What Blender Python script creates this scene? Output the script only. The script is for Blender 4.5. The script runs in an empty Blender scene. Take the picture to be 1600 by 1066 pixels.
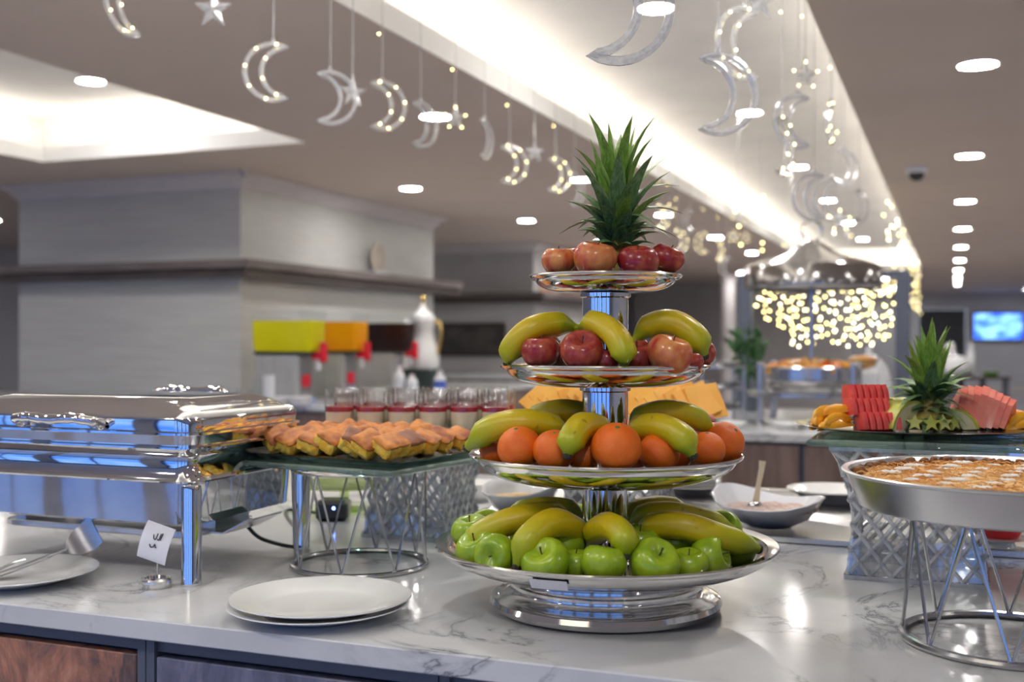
import bpy, math, random
from mathutils import Vector, Matrix, Euler
R = math.radians
random.seed(11)
scene = bpy.context.scene
col = scene.collection

# ------------------------------------------------------------ camera, world, exposure
YAW = math.atan(688 / 1750.0)          # the room runs along +Y, the camera is turned to its left
CA, SA = math.cos(YAW), math.sin(YAW)
CAMZ = 1.3
F = 1750.0
camd = bpy.data.cameras.new('camera')
cam = bpy.data.objects.new('camera', camd)
col.objects.link(cam)
cam.location = (0, 0, CAMZ)
cam.rotation_euler = (R(90), 0, YAW)
camd.sensor_width = 36.0
camd.lens = 36.0 * F / 1600.0
camd.shift_y = -3.0 / 1600.0
camd.clip_start = 0.05
camd.dof.use_dof = True
camd.dof.focus_distance = 1.62
camd.dof.aperture_fstop = 3.6
scene.camera = cam

world = bpy.data.worlds.new('world')
scene.world = world
world.use_nodes = True
bgn = world.node_tree.nodes['Background']
bgn.inputs[0].default_value = (0.75, 0.82, 1.0, 1)
bgn.inputs[1].default_value = 0.5
scene.view_settings.view_transform = 'Standard'
scene.view_settings.look = 'None'
scene.view_settings.gamma = 1.0
scene.view_settings.use_curve_mapping = False
scene.view_settings.exposure = 0.84
scene.cycles.use_denoising = True
scene.cycles.max_bounces = 9
scene.cycles.use_adaptive_sampling = True
scene.cycles.adaptive_threshold = .02
scene.cycles.diffuse_bounces = 5
scene.cycles.glossy_bounces = 5
scene.cycles.transmission_bounces = 8
scene.cycles.transparent_max_bounces = 18
scene.cycles.sample_clamp_indirect = 6.0
scene.cycles.caustics_reflective = False
scene.cycles.caustics_refractive = False

L_DOWN = 108.0        # radiance of the recessed downlights
L_COVE = 6.8        # radiance of the cove strips
L_WIN = .85          # daylight in the windows behind the camera
CEIL = 2.45

# ------------------------------------------------------------ where things stand
def P(px, py, d):
    u = (px - 800) / F * d
    return Vector((-d * SA + u * CA, d * CA + u * SA, CAMZ - (py - 530) / F * d))
def G(px, py, z):
    return P(px, py, (CAMZ - z) * F / (py - 530))
def onX(px, X):      # distance at which a ray through column px reaches the plane X
    return X / (-SA + (px - 800) / F * CA)
def onY(px, Y):
    return Y / (CA + (px - 800) / F * SA)

# ------------------------------------------------------------ mesh builder
class MB:
    def __init__(s):
        s.v = []; s.f = []; s.t = []
    def add(s, vs, fs, t=None):
        o = len(s.v)
        s.v += [tuple(p) for p in vs]
        s.f += [tuple(i + o for i in f) for f in fs]
        s.t += t if t else [0.0] * len(vs)
        return s
    def bbox(s, x0, x1, y0, y1, z0, z1, m=None):
        vs = [Vector((x, y, z)) for z in (z0, z1) for x, y in ((x0, y0), (x1, y0), (x1, y1), (x0, y1))]
        if m: vs = [m @ p for p in vs]
        return s.add(vs, [(3, 2, 1, 0), (4, 5, 6, 7), (0, 1, 5, 4), (1, 2, 6, 5), (2, 3, 7, 6), (3, 0, 4, 7)])
    def loft(s, loops, cap0=True, cap1=True, closed=True, t=None):
        n = len(loops[0]); vs = [p for l in loops for p in l]; fs = []
        for i in range(len(loops) - 1):
            for j in range(n if closed else n - 1):
                a, b = i * n + j, i * n + (j + 1) % n
                fs.append((a, b, b + n, a + n))
        if cap0: fs.append(tuple(range(n - 1, -1, -1)))
        if cap1: fs.append(tuple((len(loops) - 1) * n + j for j in range(n)))
        tt = None
        if t: tt = [t[i] for i in range(len(loops)) for _ in range(n)]
        return s.add(vs, fs, tt)
    def lathe(s, prof, n=48, c=(0, 0, 0), sx=1.0, sy=1.0, cap0=False, cap1=False):
        loops = [[(c[0] + r * sx * math.cos(2 * math.pi * k / n), c[1] + r * sy * math.sin(2 * math.pi * k / n), c[2] + z)
                  for k in range(n)] for r, z in prof]
        return s.loft(loops, cap0, cap1)
    def tube(s, pts, r, n=8, closed=False, caps=True, flat=None, t=None):
        pts = [Vector(p) for p in pts]; m = len(pts); loops = []
        rr = r if isinstance(r, (list, tuple)) else [r] * m
        up = None
        for i, p in enumerate(pts):
            if closed: d = pts[(i + 1) % m] - pts[i - 1]
            else: d = pts[min(i + 1, m - 1)] - pts[max(i - 1, 0)]
            d.normalize()
            if up is None:
                up = Vector((0, 0, 1)) if abs(d.z) < .9 else Vector((1, 0, 0))
            a = d.cross(up)
            if a.length < 1e-6: a = d.orthogonal()
            a.normalize(); b = a.cross(d).normalized(); up = b
            fx, fy = flat if flat else (1, 1)
            loops.append([p + a * (rr[i] * fx * math.cos(2 * math.pi * k / n)) + b * (rr[i] * fy * math.sin(2 * math.pi * k / n)) for k in range(n)])
        if closed: loops.append(loops[0]); caps = False
        tt = t + [t[0]] if (t and closed) else t
        return s.loft(loops, caps, caps, t=tt)
    def ball(s, c, r, nu=16, nv=10, m=None):
        prof = [(math.sin(math.pi * i / nv), -math.cos(math.pi * i / nv)) for i in range(nv + 1)]
        rx, ry, rz = r if isinstance(r, (tuple, list)) else (r, r, r)
        loops = []
        for q, z in prof:
            q = max(q, 1e-4)
            l = [Vector((c[0] + rx * q * math.cos(2 * math.pi * k / nu), c[1] + ry * q * math.sin(2 * math.pi * k / nu), c[2] + rz * z)) for k in range(nu)]
            if m: l = [m @ p for p in l]
            loops.append(l)
        return s.loft(loops, False, False)
    def rbox(s, w, d, h, r, z=0.0, e=None, n=4, cx=0, cy=0, m=None):     # box with rounded upright corners and eased edges
        e = min(r, h * .3) * .5 if e is None else e
        lp = [rrect(w - 2 * e, d - 2 * e, max(r - e, .0005), z, n, cx, cy), rrect(w, d, r, z + e, n, cx, cy),
              rrect(w, d, r, z + h - e, n, cx, cy), rrect(w - 2 * e, d - 2 * e, max(r - e, .0005), z + h, n, cx, cy)]
        if m: lp = [[m @ Vector(p) for p in l] for l in lp]
        return s.loft(lp)
    def noise(s, amp, seed=0):
        rnd = random.Random(seed)
        s.v = [(x + rnd.uniform(-amp, amp), y + rnd.uniform(-amp, amp), z + rnd.uniform(-amp, amp)) for x, y, z in s.v]
        return s
    def mesh(s, name, mat, ang=38):
        me = bpy.data.meshes.new(name)
        me.from_pydata(s.v, [], s.f)
        me.materials.append(mat)
        me.polygons.foreach_set('use_smooth', [True] * len(me.polygons))
        me.update()
        if any(s.t):
            at = me.attributes.new('along', 'FLOAT', 'POINT'); at.data.foreach_set('value', s.t)
        me.set_sharp_from_angle(angle=R(ang))
        return me
    def build(s, name, mat, parent=None, loc=None, rot=None, ang=38):
        return link(name, s.mesh(name, mat, ang), parent, loc, rot)

def link(name, data, parent=None, loc=None, rot=None, scale=None):
    o = bpy.data.objects.new(name, data)
    col.objects.link(o)
    if parent: o.parent = parent
    if loc is not None: o.location = loc
    if rot is not None: o.rotation_euler = rot
    if scale is not None: o.scale = scale if isinstance(scale, (tuple, list)) else (scale,) * 3
    return o
def rrect(w, d, r, z, n=4, cx=0, cy=0):
    out = []
    for q, (sx, sy) in enumerate(((1, 1), (-1, 1), (-1, -1), (1, -1))):
        for k in range(n + 1):
            a = math.pi / 2 * (q + k / n)
            out.append(Vector((cx + sx * (w / 2 - r) + r * math.cos(a), cy + sy * (d / 2 - r) + r * math.sin(a), z)))
    return out
def tag(o, label=None, cat=None, group=None, kind=None):
    if label: o['label'] = label
    if cat: o['category'] = cat
    if group: o['group'] = group
    if kind: o['kind'] = kind
    return o
def thing(name, label, cat, loc=(0, 0, 0), rz=0.0, group=None, kind=None):
    o = bpy.data.objects.new(name, None)
    o.empty_display_size = .05
    col.objects.link(o)
    o.location = loc; o.rotation_euler = (0, 0, rz)
    return tag(o, label, cat, group, kind)
def copy_tree(o, parent=None):
    c = o.copy(); col.objects.link(c); c.parent = parent
    for ch in o.children: copy_tree(ch, c)
    return c
def spline(pts, n):
    pts = [Vector(p) for p in pts]; out = []
    ext = [pts[0] * 2 - pts[1]] + pts + [pts[-1] * 2 - pts[-2]]
    m = len(pts) - 1
    for i in range(n + 1):
        u = i / n * m; k = min(int(u), m - 1); t = u - k
        p0, p1, p2, p3 = ext[k:k + 4]
        out.append(.5 * ((2 * p1) + (p2 - p0) * t + (2 * p0 - 5 * p1 + 4 * p2 - p3) * t * t + (3 * p1 - p0 - 3 * p2 + p3) * t ** 3))
    return out
ORD = ['first', 'second', 'third', 'fourth', 'fifth', 'sixth', 'seventh', 'eighth', 'ninth', 'tenth', 'eleventh', 'twelfth',
       'thirteenth', 'fourteenth', 'fifteenth', 'sixteenth', 'seventeenth', 'eighteenth', 'nineteenth', 'twentieth', 'twenty-first',
       'twenty-second', 'twenty-third', 'twenty-fourth', 'twenty-fifth', 'twenty-sixth']

# ------------------------------------------------------------ materials
MATS = {}
def nodes(name):
    m = bpy.data.materials.new(name); m.use_nodes = True
    nt = m.node_tree
    return m, nt, nt.nodes['Principled BSDF'], nt.nodes['Material Output']
def nd(nt, typ, **kw):
    n = nt.nodes.new(typ)
    for k, v in kw.items():
        if k in n.inputs: n.inputs[k].default_value = v
        else: setattr(n, k, v)
    return n
def noise_tex(nt, scale, detail=3.0, rough=.55, stretch=None, dist=0.0, rnd=False):
    tc = nt.nodes.new('ShaderNodeTexCoord')
    mp = nt.nodes.new('ShaderNodeMapping')
    nt.links.new(tc.outputs['Object'], mp.inputs[0])
    if stretch: mp.inputs['Scale'].default_value = stretch
    if rnd:
        oi = nt.nodes.new('ShaderNodeObjectInfo')
        mu = nd(nt, 'ShaderNodeMath', operation='MULTIPLY'); mu.inputs[1].default_value = 37.0
        nt.links.new(oi.outputs['Random'], mu.inputs[0])
        nt.links.new(mu.outputs[0], mp.inputs['Location'])
    n = nd(nt, 'ShaderNodeTexNoise')
    n.inputs['Scale'].default_value = scale; n.inputs['Detail'].default_value = detail
    n.inputs['Roughness'].default_value = rough; n.inputs['Distortion'].default_value = dist
    nt.links.new(mp.outputs[0], n.inputs['Vector'])
    return n
def ramp(nt, src, stops):
    r = nt.nodes.new('ShaderNodeValToRGB')
    e = r.color_ramp.elements
    while len(e) < len(stops): e.new(.5)
    for i, (p, c) in enumerate(stops):
        e[i].position = p; e[i].color = (c[0], c[1], c[2], 1)
    nt.links.new(src, r.inputs[0])
    return r
def add_bump(nt, bs, src, strength, dist=.01):
    b = nt.nodes.new('ShaderNodeBump')
    b.inputs['Strength'].default_value = strength; b.inputs['Distance'].default_value = dist
    nt.links.new(src, b.inputs['Height'])
    nt.links.new(b.outputs[0], bs.inputs['Normal'])
def mat(name, c, rough=.5, metal=0.0, c2=None, scale=6.0, lo=.35, hi=.65, bump=0.0, bscale=40.0, bdist=.004, stretch=None,
        coat=0.0, sss=0.0, detail=3.0, rnd=False, spec=None):
    m, nt, bs, out = nodes(name)
    c2 = c2 or tuple(min(1, x * 1.08) for x in c)
    n = noise_tex(nt, scale, detail, stretch=stretch, rnd=rnd)
    r = ramp(nt, n.outputs['Fac'], [(lo, c), (hi, c2)])
    nt.links.new(r.outputs[0], bs.inputs['Base Color'])
    bs.inputs['Roughness'].default_value = rough; bs.inputs['Metallic'].default_value = metal
    bs.inputs['Coat Weight'].default_value = coat; bs.inputs['Coat Roughness'].default_value = .08
    if spec is not None: bs.inputs['Specular IOR Level'].default_value = spec
    if sss:
        bs.inputs['Subsurface Weight'].default_value = sss; bs.inputs['Subsurface Radius'].default_value = (.01, .006, .003)
        bs.inputs['Subsurface Scale'].default_value = .5
    if bump:
        b = noise_tex(nt, bscale, 3.0, stretch=stretch)
        add_bump(nt, bs, b.outputs['Fac'], bump, bdist)
    MATS[name] = m
    return m
def emis(name, c, s, c2=None, scale=3.0, stretch=None):
    m, nt, bs, out = nodes(name)
    nt.nodes.remove(bs)
    e = nt.nodes.new('ShaderNodeEmission'); e.inputs[1].default_value = s
    n = noise_tex(nt, scale, 2.0, stretch=stretch)
    r = ramp(nt, n.outputs['Fac'], [(.38, c), (.6, c2 or c)])
    nt.links.new(r.outputs[0], e.inputs[0]); nt.links.new(e.outputs[0], out.inputs[0])
    MATS[name] = m
    return m
def clear(name, tint=(1, 1, 1), rough=.03, white=0.0, bump=0.0, bscale=60.0, ior=1.45, wcol=(.9, .92, .95), boost=1.0):
    # thin clear plastic or glass: light passes straight through, the surface mirrors by Fresnel, part of it scatters
    m, nt, bs, out = nodes(name)
    nt.nodes.remove(bs)
    tr = nt.nodes.new('ShaderNodeBsdfTransparent'); tr.inputs[0].default_value = (*tint, 1)
    gl = nt.nodes.new('ShaderNodeBsdfGlossy'); gl.inputs['Roughness'].default_value = rough
    fr = nt.nodes.new('ShaderNodeLayerWeight'); fr.inputs['Blend'].default_value = .5      # 'Facing' is 1-|cos|: Schlick without inner total reflection
    pw = nd(nt, 'ShaderNodeMath', operation='POWER'); pw.inputs[1].default_value = 4.0
    nt.links.new(fr.outputs['Facing'], pw.inputs[0])
    fr2 = nd(nt, 'ShaderNodeMath', operation='MULTIPLY_ADD'); fr2.inputs[1].default_value = .8; fr2.inputs[2].default_value = .04
    nt.links.new(pw.outputs[0], fr2.inputs[0])
    n = noise_tex(nt, bscale, 3.0)
    if bump:
        b = nt.nodes.new('ShaderNodeBump'); b.inputs['Strength'].default_value = bump; b.inputs['Distance'].default_value = .01
        nt.links.new(n.outputs['Fac'], b.inputs['Height'])
        nt.links.new(b.outputs[0], gl.inputs['Normal']); nt.links.new(b.outputs[0], fr.inputs['Normal'])
    mu = nd(nt, 'ShaderNodeMath', operation='MULTIPLY'); mu.use_clamp = True; mu.inputs[1].default_value = boost
    nt.links.new(fr2.outputs[0], mu.inputs[0])
    base = tr
    if white:
        df = nt.nodes.new('ShaderNodeBsdfDiffuse'); df.inputs[0].default_value = (*wcol, 1)
        mx = nt.nodes.new('ShaderNodeMixShader')
        r = ramp(nt, n.outputs['Fac'], [(.3, (white * .8,) * 3), (.7, (min(1, white * 1.2),) * 3)])
        nt.links.new(r.outputs[0], mx.inputs[0])
        nt.links.new(tr.outputs[0], mx.inputs[1]); nt.links.new(df.outputs[0], mx.inputs[2])
        base = mx
    ms = nt.nodes.new('ShaderNodeMixShader')
    nt.links.new(mu.outputs[0], ms.inputs[0])
    nt.links.new(base.outputs[0], ms.inputs[1]); nt.links.new(gl.outputs[0], ms.inputs[2])
    nt.links.new(ms.outputs[0], out.inputs[0])
    MATS[name] = m
    return m

M_CEIL = mat('ceiling_paint', (.68, .585, .52), .8, c2=(.70, .605, .54), scale=2)
M_WHITE = mat('white_plaster', (.86, .85, .83), .75, scale=2)
M_TRIM = mat('moulding_paint', (.72, .68, .69), .6, scale=3)
M_GREYWALL = mat('grey_wall_paint', (.50, .49, .50), .75, c2=(.55, .54, .55), scale=2)
M_BLUEWALL = mat('blue_grey_wall_paint', (.60, .61, .66), .75, scale=2)
M_STONE = mat('streaked_wall_panel', (.52, .52, .505), .45, c2=(.61, .61, .59), scale=3, stretch=(.8, .8, 26), bump=.12, bscale=6, detail=5)
M_FLOOR = mat('polished_floor', (.36, .34, .35), .14, c2=(.42, .40, .41), scale=1.5)
M_DARKWOOD = mat('dark_wood', (.05, .037, .035), .5, c2=(.09, .07, .065), scale=4, stretch=(1, 1, 9))
M_BROWNPANEL = mat('brown_wood_panel', (.13, .085, .075), .5, c2=(.24, .17, .15), scale=3, stretch=(5, 5, .8), detail=6)
M_BLACK = mat('black_plastic', (.018, .018, .02), .3, scale=9)
M_BLACKTRAY = mat('black_tray', (.012, .012, .014), .12, scale=9, coat=.4)
M_CHROME = mat('polished_chrome', (.80, .80, .82), .045, 1.0, c2=(.84, .84, .85), scale=4)
M_STEEL = mat('brushed_steel', (.62, .62, .63), .22, 1.0, c2=(.70, .70, .71), scale=8, stretch=(1, 1, 12), bump=.03, bscale=70)
M_STAND = mat('stand_steel', (.74, .73, .72), .10, 1.0, c2=(.80, .79, .78), scale=14, bump=.06, bscale=60, bdist=.001)
M_WIRE = mat('wire_steel', (.55, .55, .56), .18, 1.0, scale=20)
M_ALU = mat('aluminium', (.66, .67, .69), .27, 1.0, c2=(.74, .75, .77), scale=5, bump=.04, bscale=50)
M_PORC = mat('white_porcelain', (.80, .80, .79), .16, scale=4, coat=.5)
M_SILVERP = mat('white_plastic', (.78, .79, .82), .35, scale=5)
M_DOWN = emis('downlight_diffuser', (1, .97, .93), L_DOWN)
M_COVE = emis('cove_led', (1, .95, .84), L_COVE)
M_BULB = emis('fairy_bulb', (1, .80, .32), 10.0)
M_BULBW = emis('white_fairy_bulb', (1, .90, .62), 10.0)
M_WIN = emis('window_daylight', (.07, .23, .80), L_WIN, c2=(.26, .48, 1.0), scale=.5)
M_GLASSG = clear('green_tinted_glass', (.62, .80, .74), .02, white=.16, bump=.15, bscale=25, wcol=(.55, .72, .66), boost=1.5)
M_GLASS = clear('clear_glass', (.97, .98, .98), .02, boost=1.3)
M_LATT = clear('frosted_lattice_acrylic', (.95, .96, .97), .08, white=.52, boost=2.0, wcol=(.95, .96, .97))
M_CRYS = clear('crystal_acrylic', (.97, .98, .99), .03, white=.12, boost=3.0)
M_ACRYL = clear('clear_acrylic', (.95, .96, .97), .04, white=.30, bump=.6, bscale=150, boost=2.6)
M_MOON = clear('moulded_clear_plastic', (.96, .97, .98), .06, white=.36, bump=.15, bscale=90, boost=2.4, wcol=(.98, .98, .98))
M_CORD = clear('clear_cord', (.9, .88, .85), .2, white=.55)

def marble():
    m, nt, bs, out = nodes('veined_quartz')
    n1 = noise_tex(nt, 3.2, 6.0, .62, dist=1.3)
    n1.noise_dimensions = '3D'
    a = nd(nt, 'ShaderNodeMath', operation='SUBTRACT'); a.inputs[1].default_value = .5
    nt.links.new(n1.outputs['Fac'], a.inputs[0])
    b = nd(nt, 'ShaderNodeMath', operation='ABSOLUTE'); nt.links.new(a.outputs[0], b.inputs[0])
    vein = ramp(nt, b.outputs[0], [(0.0, (1, 1, 1)), (.012, (.35, .35, .35)), (.04, (0, 0, 0))])
    n2 = noise_tex(nt, 2.3, 3.0)
    msk = ramp(nt, n2.outputs['Fac'], [(.44, (0, 0, 0)), (.62, (1, 1, 1))])
    mu = nd(nt, 'ShaderNodeMath', operation='MULTIPLY')
    nt.links.new(vein.outputs[0], mu.inputs[0]); nt.links.new(msk.outputs[0], mu.inputs[1])
    n3 = noise_tex(nt, 5.0, 4.0)
    cl = ramp(nt, n3.outputs['Fac'], [(.3, (.60, .61, .63)), (.7, (.72, .73, .74))])
    mx = nd(nt, 'ShaderNodeMixRGB'); mx.inputs[2].default_value = (.20, .20, .23, 1)
    nt.links.new(mu.outputs[0], mx.inputs[0]); nt.links.new(cl.outputs[0], mx.inputs[1])
    nt.links.new(mx.outputs[0], bs.inputs['Base Color'])
    bs.inputs['Roughness'].default_value = .14
    bs.inputs['Specular IOR Level'].default_value = .6
    return m
M_MARBLE = marble()
def rusty(name, stops, seed):
    m, nt, bs, out = nodes(name)
    n1 = noise_tex(nt, 2.0, 7.0, .68, stretch=(2.6, 2.6, .75), dist=1.0)
    n1.inputs['Scale'].default_value = 3.4 + seed * .5
    r = ramp(nt, n1.outputs['Fac'], stops)
    n2 = noise_tex(nt, 60, 4.0, stretch=(1, 1, .3))
    mx = nd(nt, 'ShaderNodeMixRGB', blend_type='MULTIPLY'); mx.inputs[0].default_value = .55
    r2 = ramp(nt, n2.outputs['Fac'], [(.3, (.45, .45, .45)), (.65, (1.1, 1.1, 1.1))])
    nt.links.new(r.outputs[0], mx.inputs[1]); nt.links.new(r2.outputs[0], mx.inputs[2])
    nt.links.new(mx.outputs[0], bs.inputs['Base Color'])
    bs.inputs['Roughness'].default_value = .42
    return m
M_RUST = rusty('oxidised_copper_laminate', [(.30, (.08, .06, .065)), (.42, (.17, .11, .10)), (.52, (.50, .22, .14)), (.66, (.75, .46, .36))], 0)
M_RUSTB = rusty('oxidised_blue_laminate', [(.30, (.07, .075, .12)), (.44, (.14, .15, .23)), (.56, (.22, .22, .32)), (.70, (.36, .27, .25))], 1)
M_CARC = mat('slate_blue_carcass', (.10, .115, .155), .4, scale=3)
# ------------------------------------------------------------ the room shell
XL, XR, YN, YF = -11.0, 7.0, -5.0, 30.0
def struct(name, mb, m, parent=None, ang=38):
    o = mb.build(name, m, parent, ang=ang)
    if parent is None: o['kind'] = 'structure'
    return o
struct('floor', MB().bbox(XL, XR, YN, YF, -.1, 0), M_FLOOR)
# ceiling slab with two openings; its edges are the lips of the light coves
OPEN = [(-5.5, -3.52, 2.4, 5.66), (-1.95, -.46, -1.5, 19.5)]
xs = sorted({XL, XR} | {v for o in OPEN for v in o[:2]})
ys = sorted({YN, YF} | {v for o in OPEN for v in o[2:]})
mb = MB()
for x0, x1 in zip(xs, xs[1:]):
    for y0, y1 in zip(ys, ys[1:]):
        cx, cy = (x0 + x1) / 2, (y0 + y1) / 2
        if any(o[0] < cx < o[1] and o[2] < cy < o[3] for o in OPEN): continue
        mb.bbox(x0, x1, y0, y1, CEIL, CEIL + .1)
ceiling = struct('ceiling', mb, M_CEIL)
for o in OPEN:
    w = .24; x0, x1, y0, y1 = o[0] - w, o[1] + w, o[2] - w, o[3] + w
    z0, z1 = CEIL + .1, 2.79
    t = .03
    mb = MB()
    mb.bbox(x0, x1, y0, y1, z1, z1 + t)
    mb.bbox(x0 - t, x0, y0, y1, z0, z1 + t); mb.bbox(x1, x1 + t, y0, y1, z0, z1 + t)
    mb.bbox(x0, x1, y0 - t, y0, z0, z1 + t); mb.bbox(x0, x1, y1, y1 + t, z0, z1 + t)
    cf = mb.build('cove_recess', M_WHITE, ceiling)
    mb = MB(); e = .002
    for (a, b, c, d) in ((o[0], o[0] + e, o[2], o[3]), (o[1] - e, o[1], o[2], o[3]), (o[0], o[1], o[2], o[2] + e), (o[0], o[1], o[3] - e, o[3])):
        mb.bbox(a, b, c, d, CEIL + .001, CEIL + .1)
    mb.build('cove_lip', M_WHITE, ceiling)
    for (a, b, c, d) in ((o[0] - .13, o[0] - .09, o[2], o[3]), (o[1] + .09, o[1] + .13, o[2], o[3]),
                         (o[0], o[1], o[2] - .13, o[2] - .09), (o[0], o[1], o[3] + .09, o[3] + .13)):
        MB().bbox(a, b, c, d, CEIL + .101, CEIL + .112).build('led_strip', M_COVE, cf)

# far wall with a dark doorway and its door leaf
fd = onY(1472, YF); FX = P(1472, 530, fd).x
dx0, dx1, dz = FX - .55, FX + .55, 2.05
mb = MB().bbox(XL, dx0, YF, YF + .15, 0, CEIL).bbox(dx1, XR, YF, YF + .15, 0, CEIL).bbox(dx0, dx1, YF, YF + .15, dz, CEIL)
wf = struct('wall_far', mb, M_BLUEWALL)
struct('baseboard_far', MB().bbox(dx1 + .06, XR, YF - .02, YF, 0, .14), M_TRIM)
dr = tag(thing('door_1', None, None, (FX, YF + .1, 0)), kind='structure')
MB().bbox(-.54, .54, -.02, .03, 0.005, dz - .01).build('door_leaf', M_BLACK, dr)
MB().tube([(.44, -.03, .95), (.44, -.07, .95), (.30, -.07, .95)], .012, 8).build('door_handle', M_STEEL, dr)
struct('wall_left', MB().bbox(XL - .15, XL, YN, YF, 0, CEIL), M_BLUEWALL)
struct('wall_right', MB().bbox(XR, XR + .15, YN, YF, 0, CEIL), M_BLUEWALL)
# near wall behind the camera with tall windows
WINS = [(-10.6, -8.4), (-8.0, -5.8), (-5.4, -3.2), (-2.8, -.6), (-.2, 2.0), (2.4, 4.6)]
mb = MB().bbox(XL, XR, YN - .15, YN, 0, .06).bbox(XL, XR, YN - .15, YN, 2.25, CEIL)
edges = [XL] + [v for w in WINS for v in w] + [XR]
for a, b in zip(edges[::2], edges[1::2]): mb.bbox(a, b, YN - .15, YN, .06, 2.25)
struct('wall_near', mb, M_GREYWALL)
for i, (a, b) in enumerate(WINS):
    w = tag(thing('window_%d' % (i + 1), None, None, ((a + b) / 2, YN - .08, .06)), kind='structure')
    hw, hh = (b - a) / 2, 2.19
    fr = MB().bbox(-hw, -hw + .06, -.03, .03, 0, hh).bbox(hw - .06, hw, -.03, .03, 0, hh).bbox(-hw, hw, -.03, .03, 0, .06).bbox(-hw, hw, -.03, .03, hh - .06, hh).bbox(-.03, .03, -.03, .03, .06, hh - .06)
    fr.build('window_frame', M_BLACK, w)
    for s0, s1 in ((-hw + .06, -.03), (.03, hw - .06)):
        MB().bbox(s0, s1, -.012, -.002, .06, hh - .06).build('pane', M_WIN, w)

# panelled piers with crown moulding
def crown(x0, x1, y0, y1, parent):
    cx, cy, w, d = (x0 + x1) / 2, (y0 + y1) / 2, x1 - x0, y1 - y0
    lp = []
    for out, z in ((.0, -.10), (.014, -.10), (.022, -.085), (.034, -.078), (.058, -.04), (.085, -.028), (.10, -.024), (.10, -.001), (0, -.001)):
        lp.append(rrect(w + 2 * out, d + 2 * out, .002, CEIL + z, 1, cx, cy))
    return MB().loft(lp, False, False).build('crown_moulding', M_TRIM, parent)
PX0, PX1, PY0, PY1 = -6.57, -4.58, 6.52, 9.61
pier = struct('wall_pier', MB().bbox(PX0, PX1, PY0, PY1, 0, CEIL), M_STONE)
crown(PX0, PX1, PY0, PY1, pier)
QX0, QX1, QY0, QY1 = -6.6, -4.66, 12.56, 15.6
pier2 = struct('wall_pier_grey', MB().bbox(QX0, QX1, QY0, QY1, 0, CEIL), M_GREYWALL)
crown(QX0, QX1, QY0, QY1, pier2)
# a grey partition left of the near pier, and one beyond the second pier
pt = struct('wall_partition', MB().bbox(-9.6, -7.4, 10.5, 10.7, 0, CEIL), M_BLUEWALL)
p3 = struct('wall_rear_partition', MB().bbox(-6.2, -1.9, 22.8, 23.0, 0, CEIL), M_GREYWALL)
bd = onY(1137, 20.0); bp = P(1137, 530, bd)
tp = struct('wall_column_white', MB().lathe([(.16, 0), (.16, .12), (.14, .14), (.14, CEIL - .12), (.17, CEIL - .06), (.17, CEIL)], 24, (bp.x, bp.y, 0), cap0=True, cap1=True), M_TRIM)

M_SHELFEDGE = mat('grey_brown_shelf_edge', (.13, .105, .10), .5, c2=(.19, .16, .155), scale=4, stretch=(1, 1, 9))
def wrap_shelf(x0, x1, y0, y1, z, out, label, xr_ext=0):
    t = thing('wall_shelf', label, 'shelf', ((x0 + x1) / 2, y0, z))
    ox, oy = (x0 + x1) / 2, y0
    MB().bbox(x0 - out - ox, x1 + out - ox, -out, -.002, 0, .115).build('shelf_board', M_DARKWOOD, t)
    MB().bbox(x1 + .002 - ox, x1 + out - ox, -.002, y1 - y0 + .3, 0, .115).build('shelf_board', M_DARKWOOD, t)
    MB().bbox(x0 - out - .03 - ox, x1 + out - ox, -out - .03, -out, .060, .117).build('shelf_edge', M_SHELFEDGE, t)
    MB().bbox(x1 + out - ox, x1 + out + .03 - ox, -out - .03, y1 - y0 + .3, .060, .117).build('shelf_edge', M_SHELFEDGE, t)
    return t
wrap_shelf(PX0, PX1, PY0, PY1, 1.726, .14, 'long dark wooden shelf wrapping round the pale streaked pier')
wrap_shelf(QX0, QX1, QY0, QY1, 1.74, .16, 'dark shelf round the grey pier behind the white coffee pot')

# ------------------------------------------------------------ ceiling downlights
def ring_mb(r0, r1, h):
    return MB().lathe([(r0, 0), (r0 + .004, -h), (r1 - .004, -h), (r1, 0)], 28)
dl_ring = ring_mb(.074, .088, .006).mesh('trim_ring', M_WHITE)
dl_disc = MB().lathe([(.0005, -.004), (.05, -.004), (.075, -.002)], 28).mesh('diffuser', M_DOWN)
def downlight(x, y, z, label, group):
    t = thing('ceiling_downlight', label, 'downlight', (x, y, z - .0005), 0, group)
    link('trim_ring', dl_ring, t); link('diffuser', dl_disc, t)
ROWS = [(.10, 5.07, 2.5, -2, 9, CEIL, 'ceiling right of the long light cove'),
        (-1.24, 4.92, 2.5, -2, 6, 2.79, 'recessed top of the long light cove'),
        (-2.48, 5.23, 2.45, -2, 6, CEIL, 'row just left of the long light cove'),
        (-3.84, 7.66, 2.49, 0, 4, CEIL, 'row beside the pale pier')]
for x, y, s, k0, k1, z, where in ROWS:
    n = 0
    for k in range(k0, k1):
        yy = y + s * k
        p = Vector((x, yy, z)); d = -p.x * SA + p.y * CA; u = p.x * CA + p.y * SA
        vis = d > .5 and abs(u / d * F) < 830 and (530 - (z - CAMZ) / d * F) > -10
        if vis:
            lab = 'round white downlight, %s in view, %s' % (('nearest' if n == 0 else ORD[n] + ' nearest'), where); n += 1
        else: lab = 'unseen round ceiling downlight added right of view to brighten the room'
        downlight(x, yy, z, lab, 'round recessed downlights')
q = P(147, 126, 4.98)
downlight(-4.62, 5.12, 2.79, 'round downlight inside the recess of the square light cove', 'round recessed downlights')
for x in (2.7, 5.2):  # unseen rows added right of view for more light
    for y in (-2, 1, 4, 7, 10, 14, 18, 23): downlight(x, y, CEIL, 'unseen round ceiling downlight added right of view to brighten the room', 'round recessed downlights')
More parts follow.
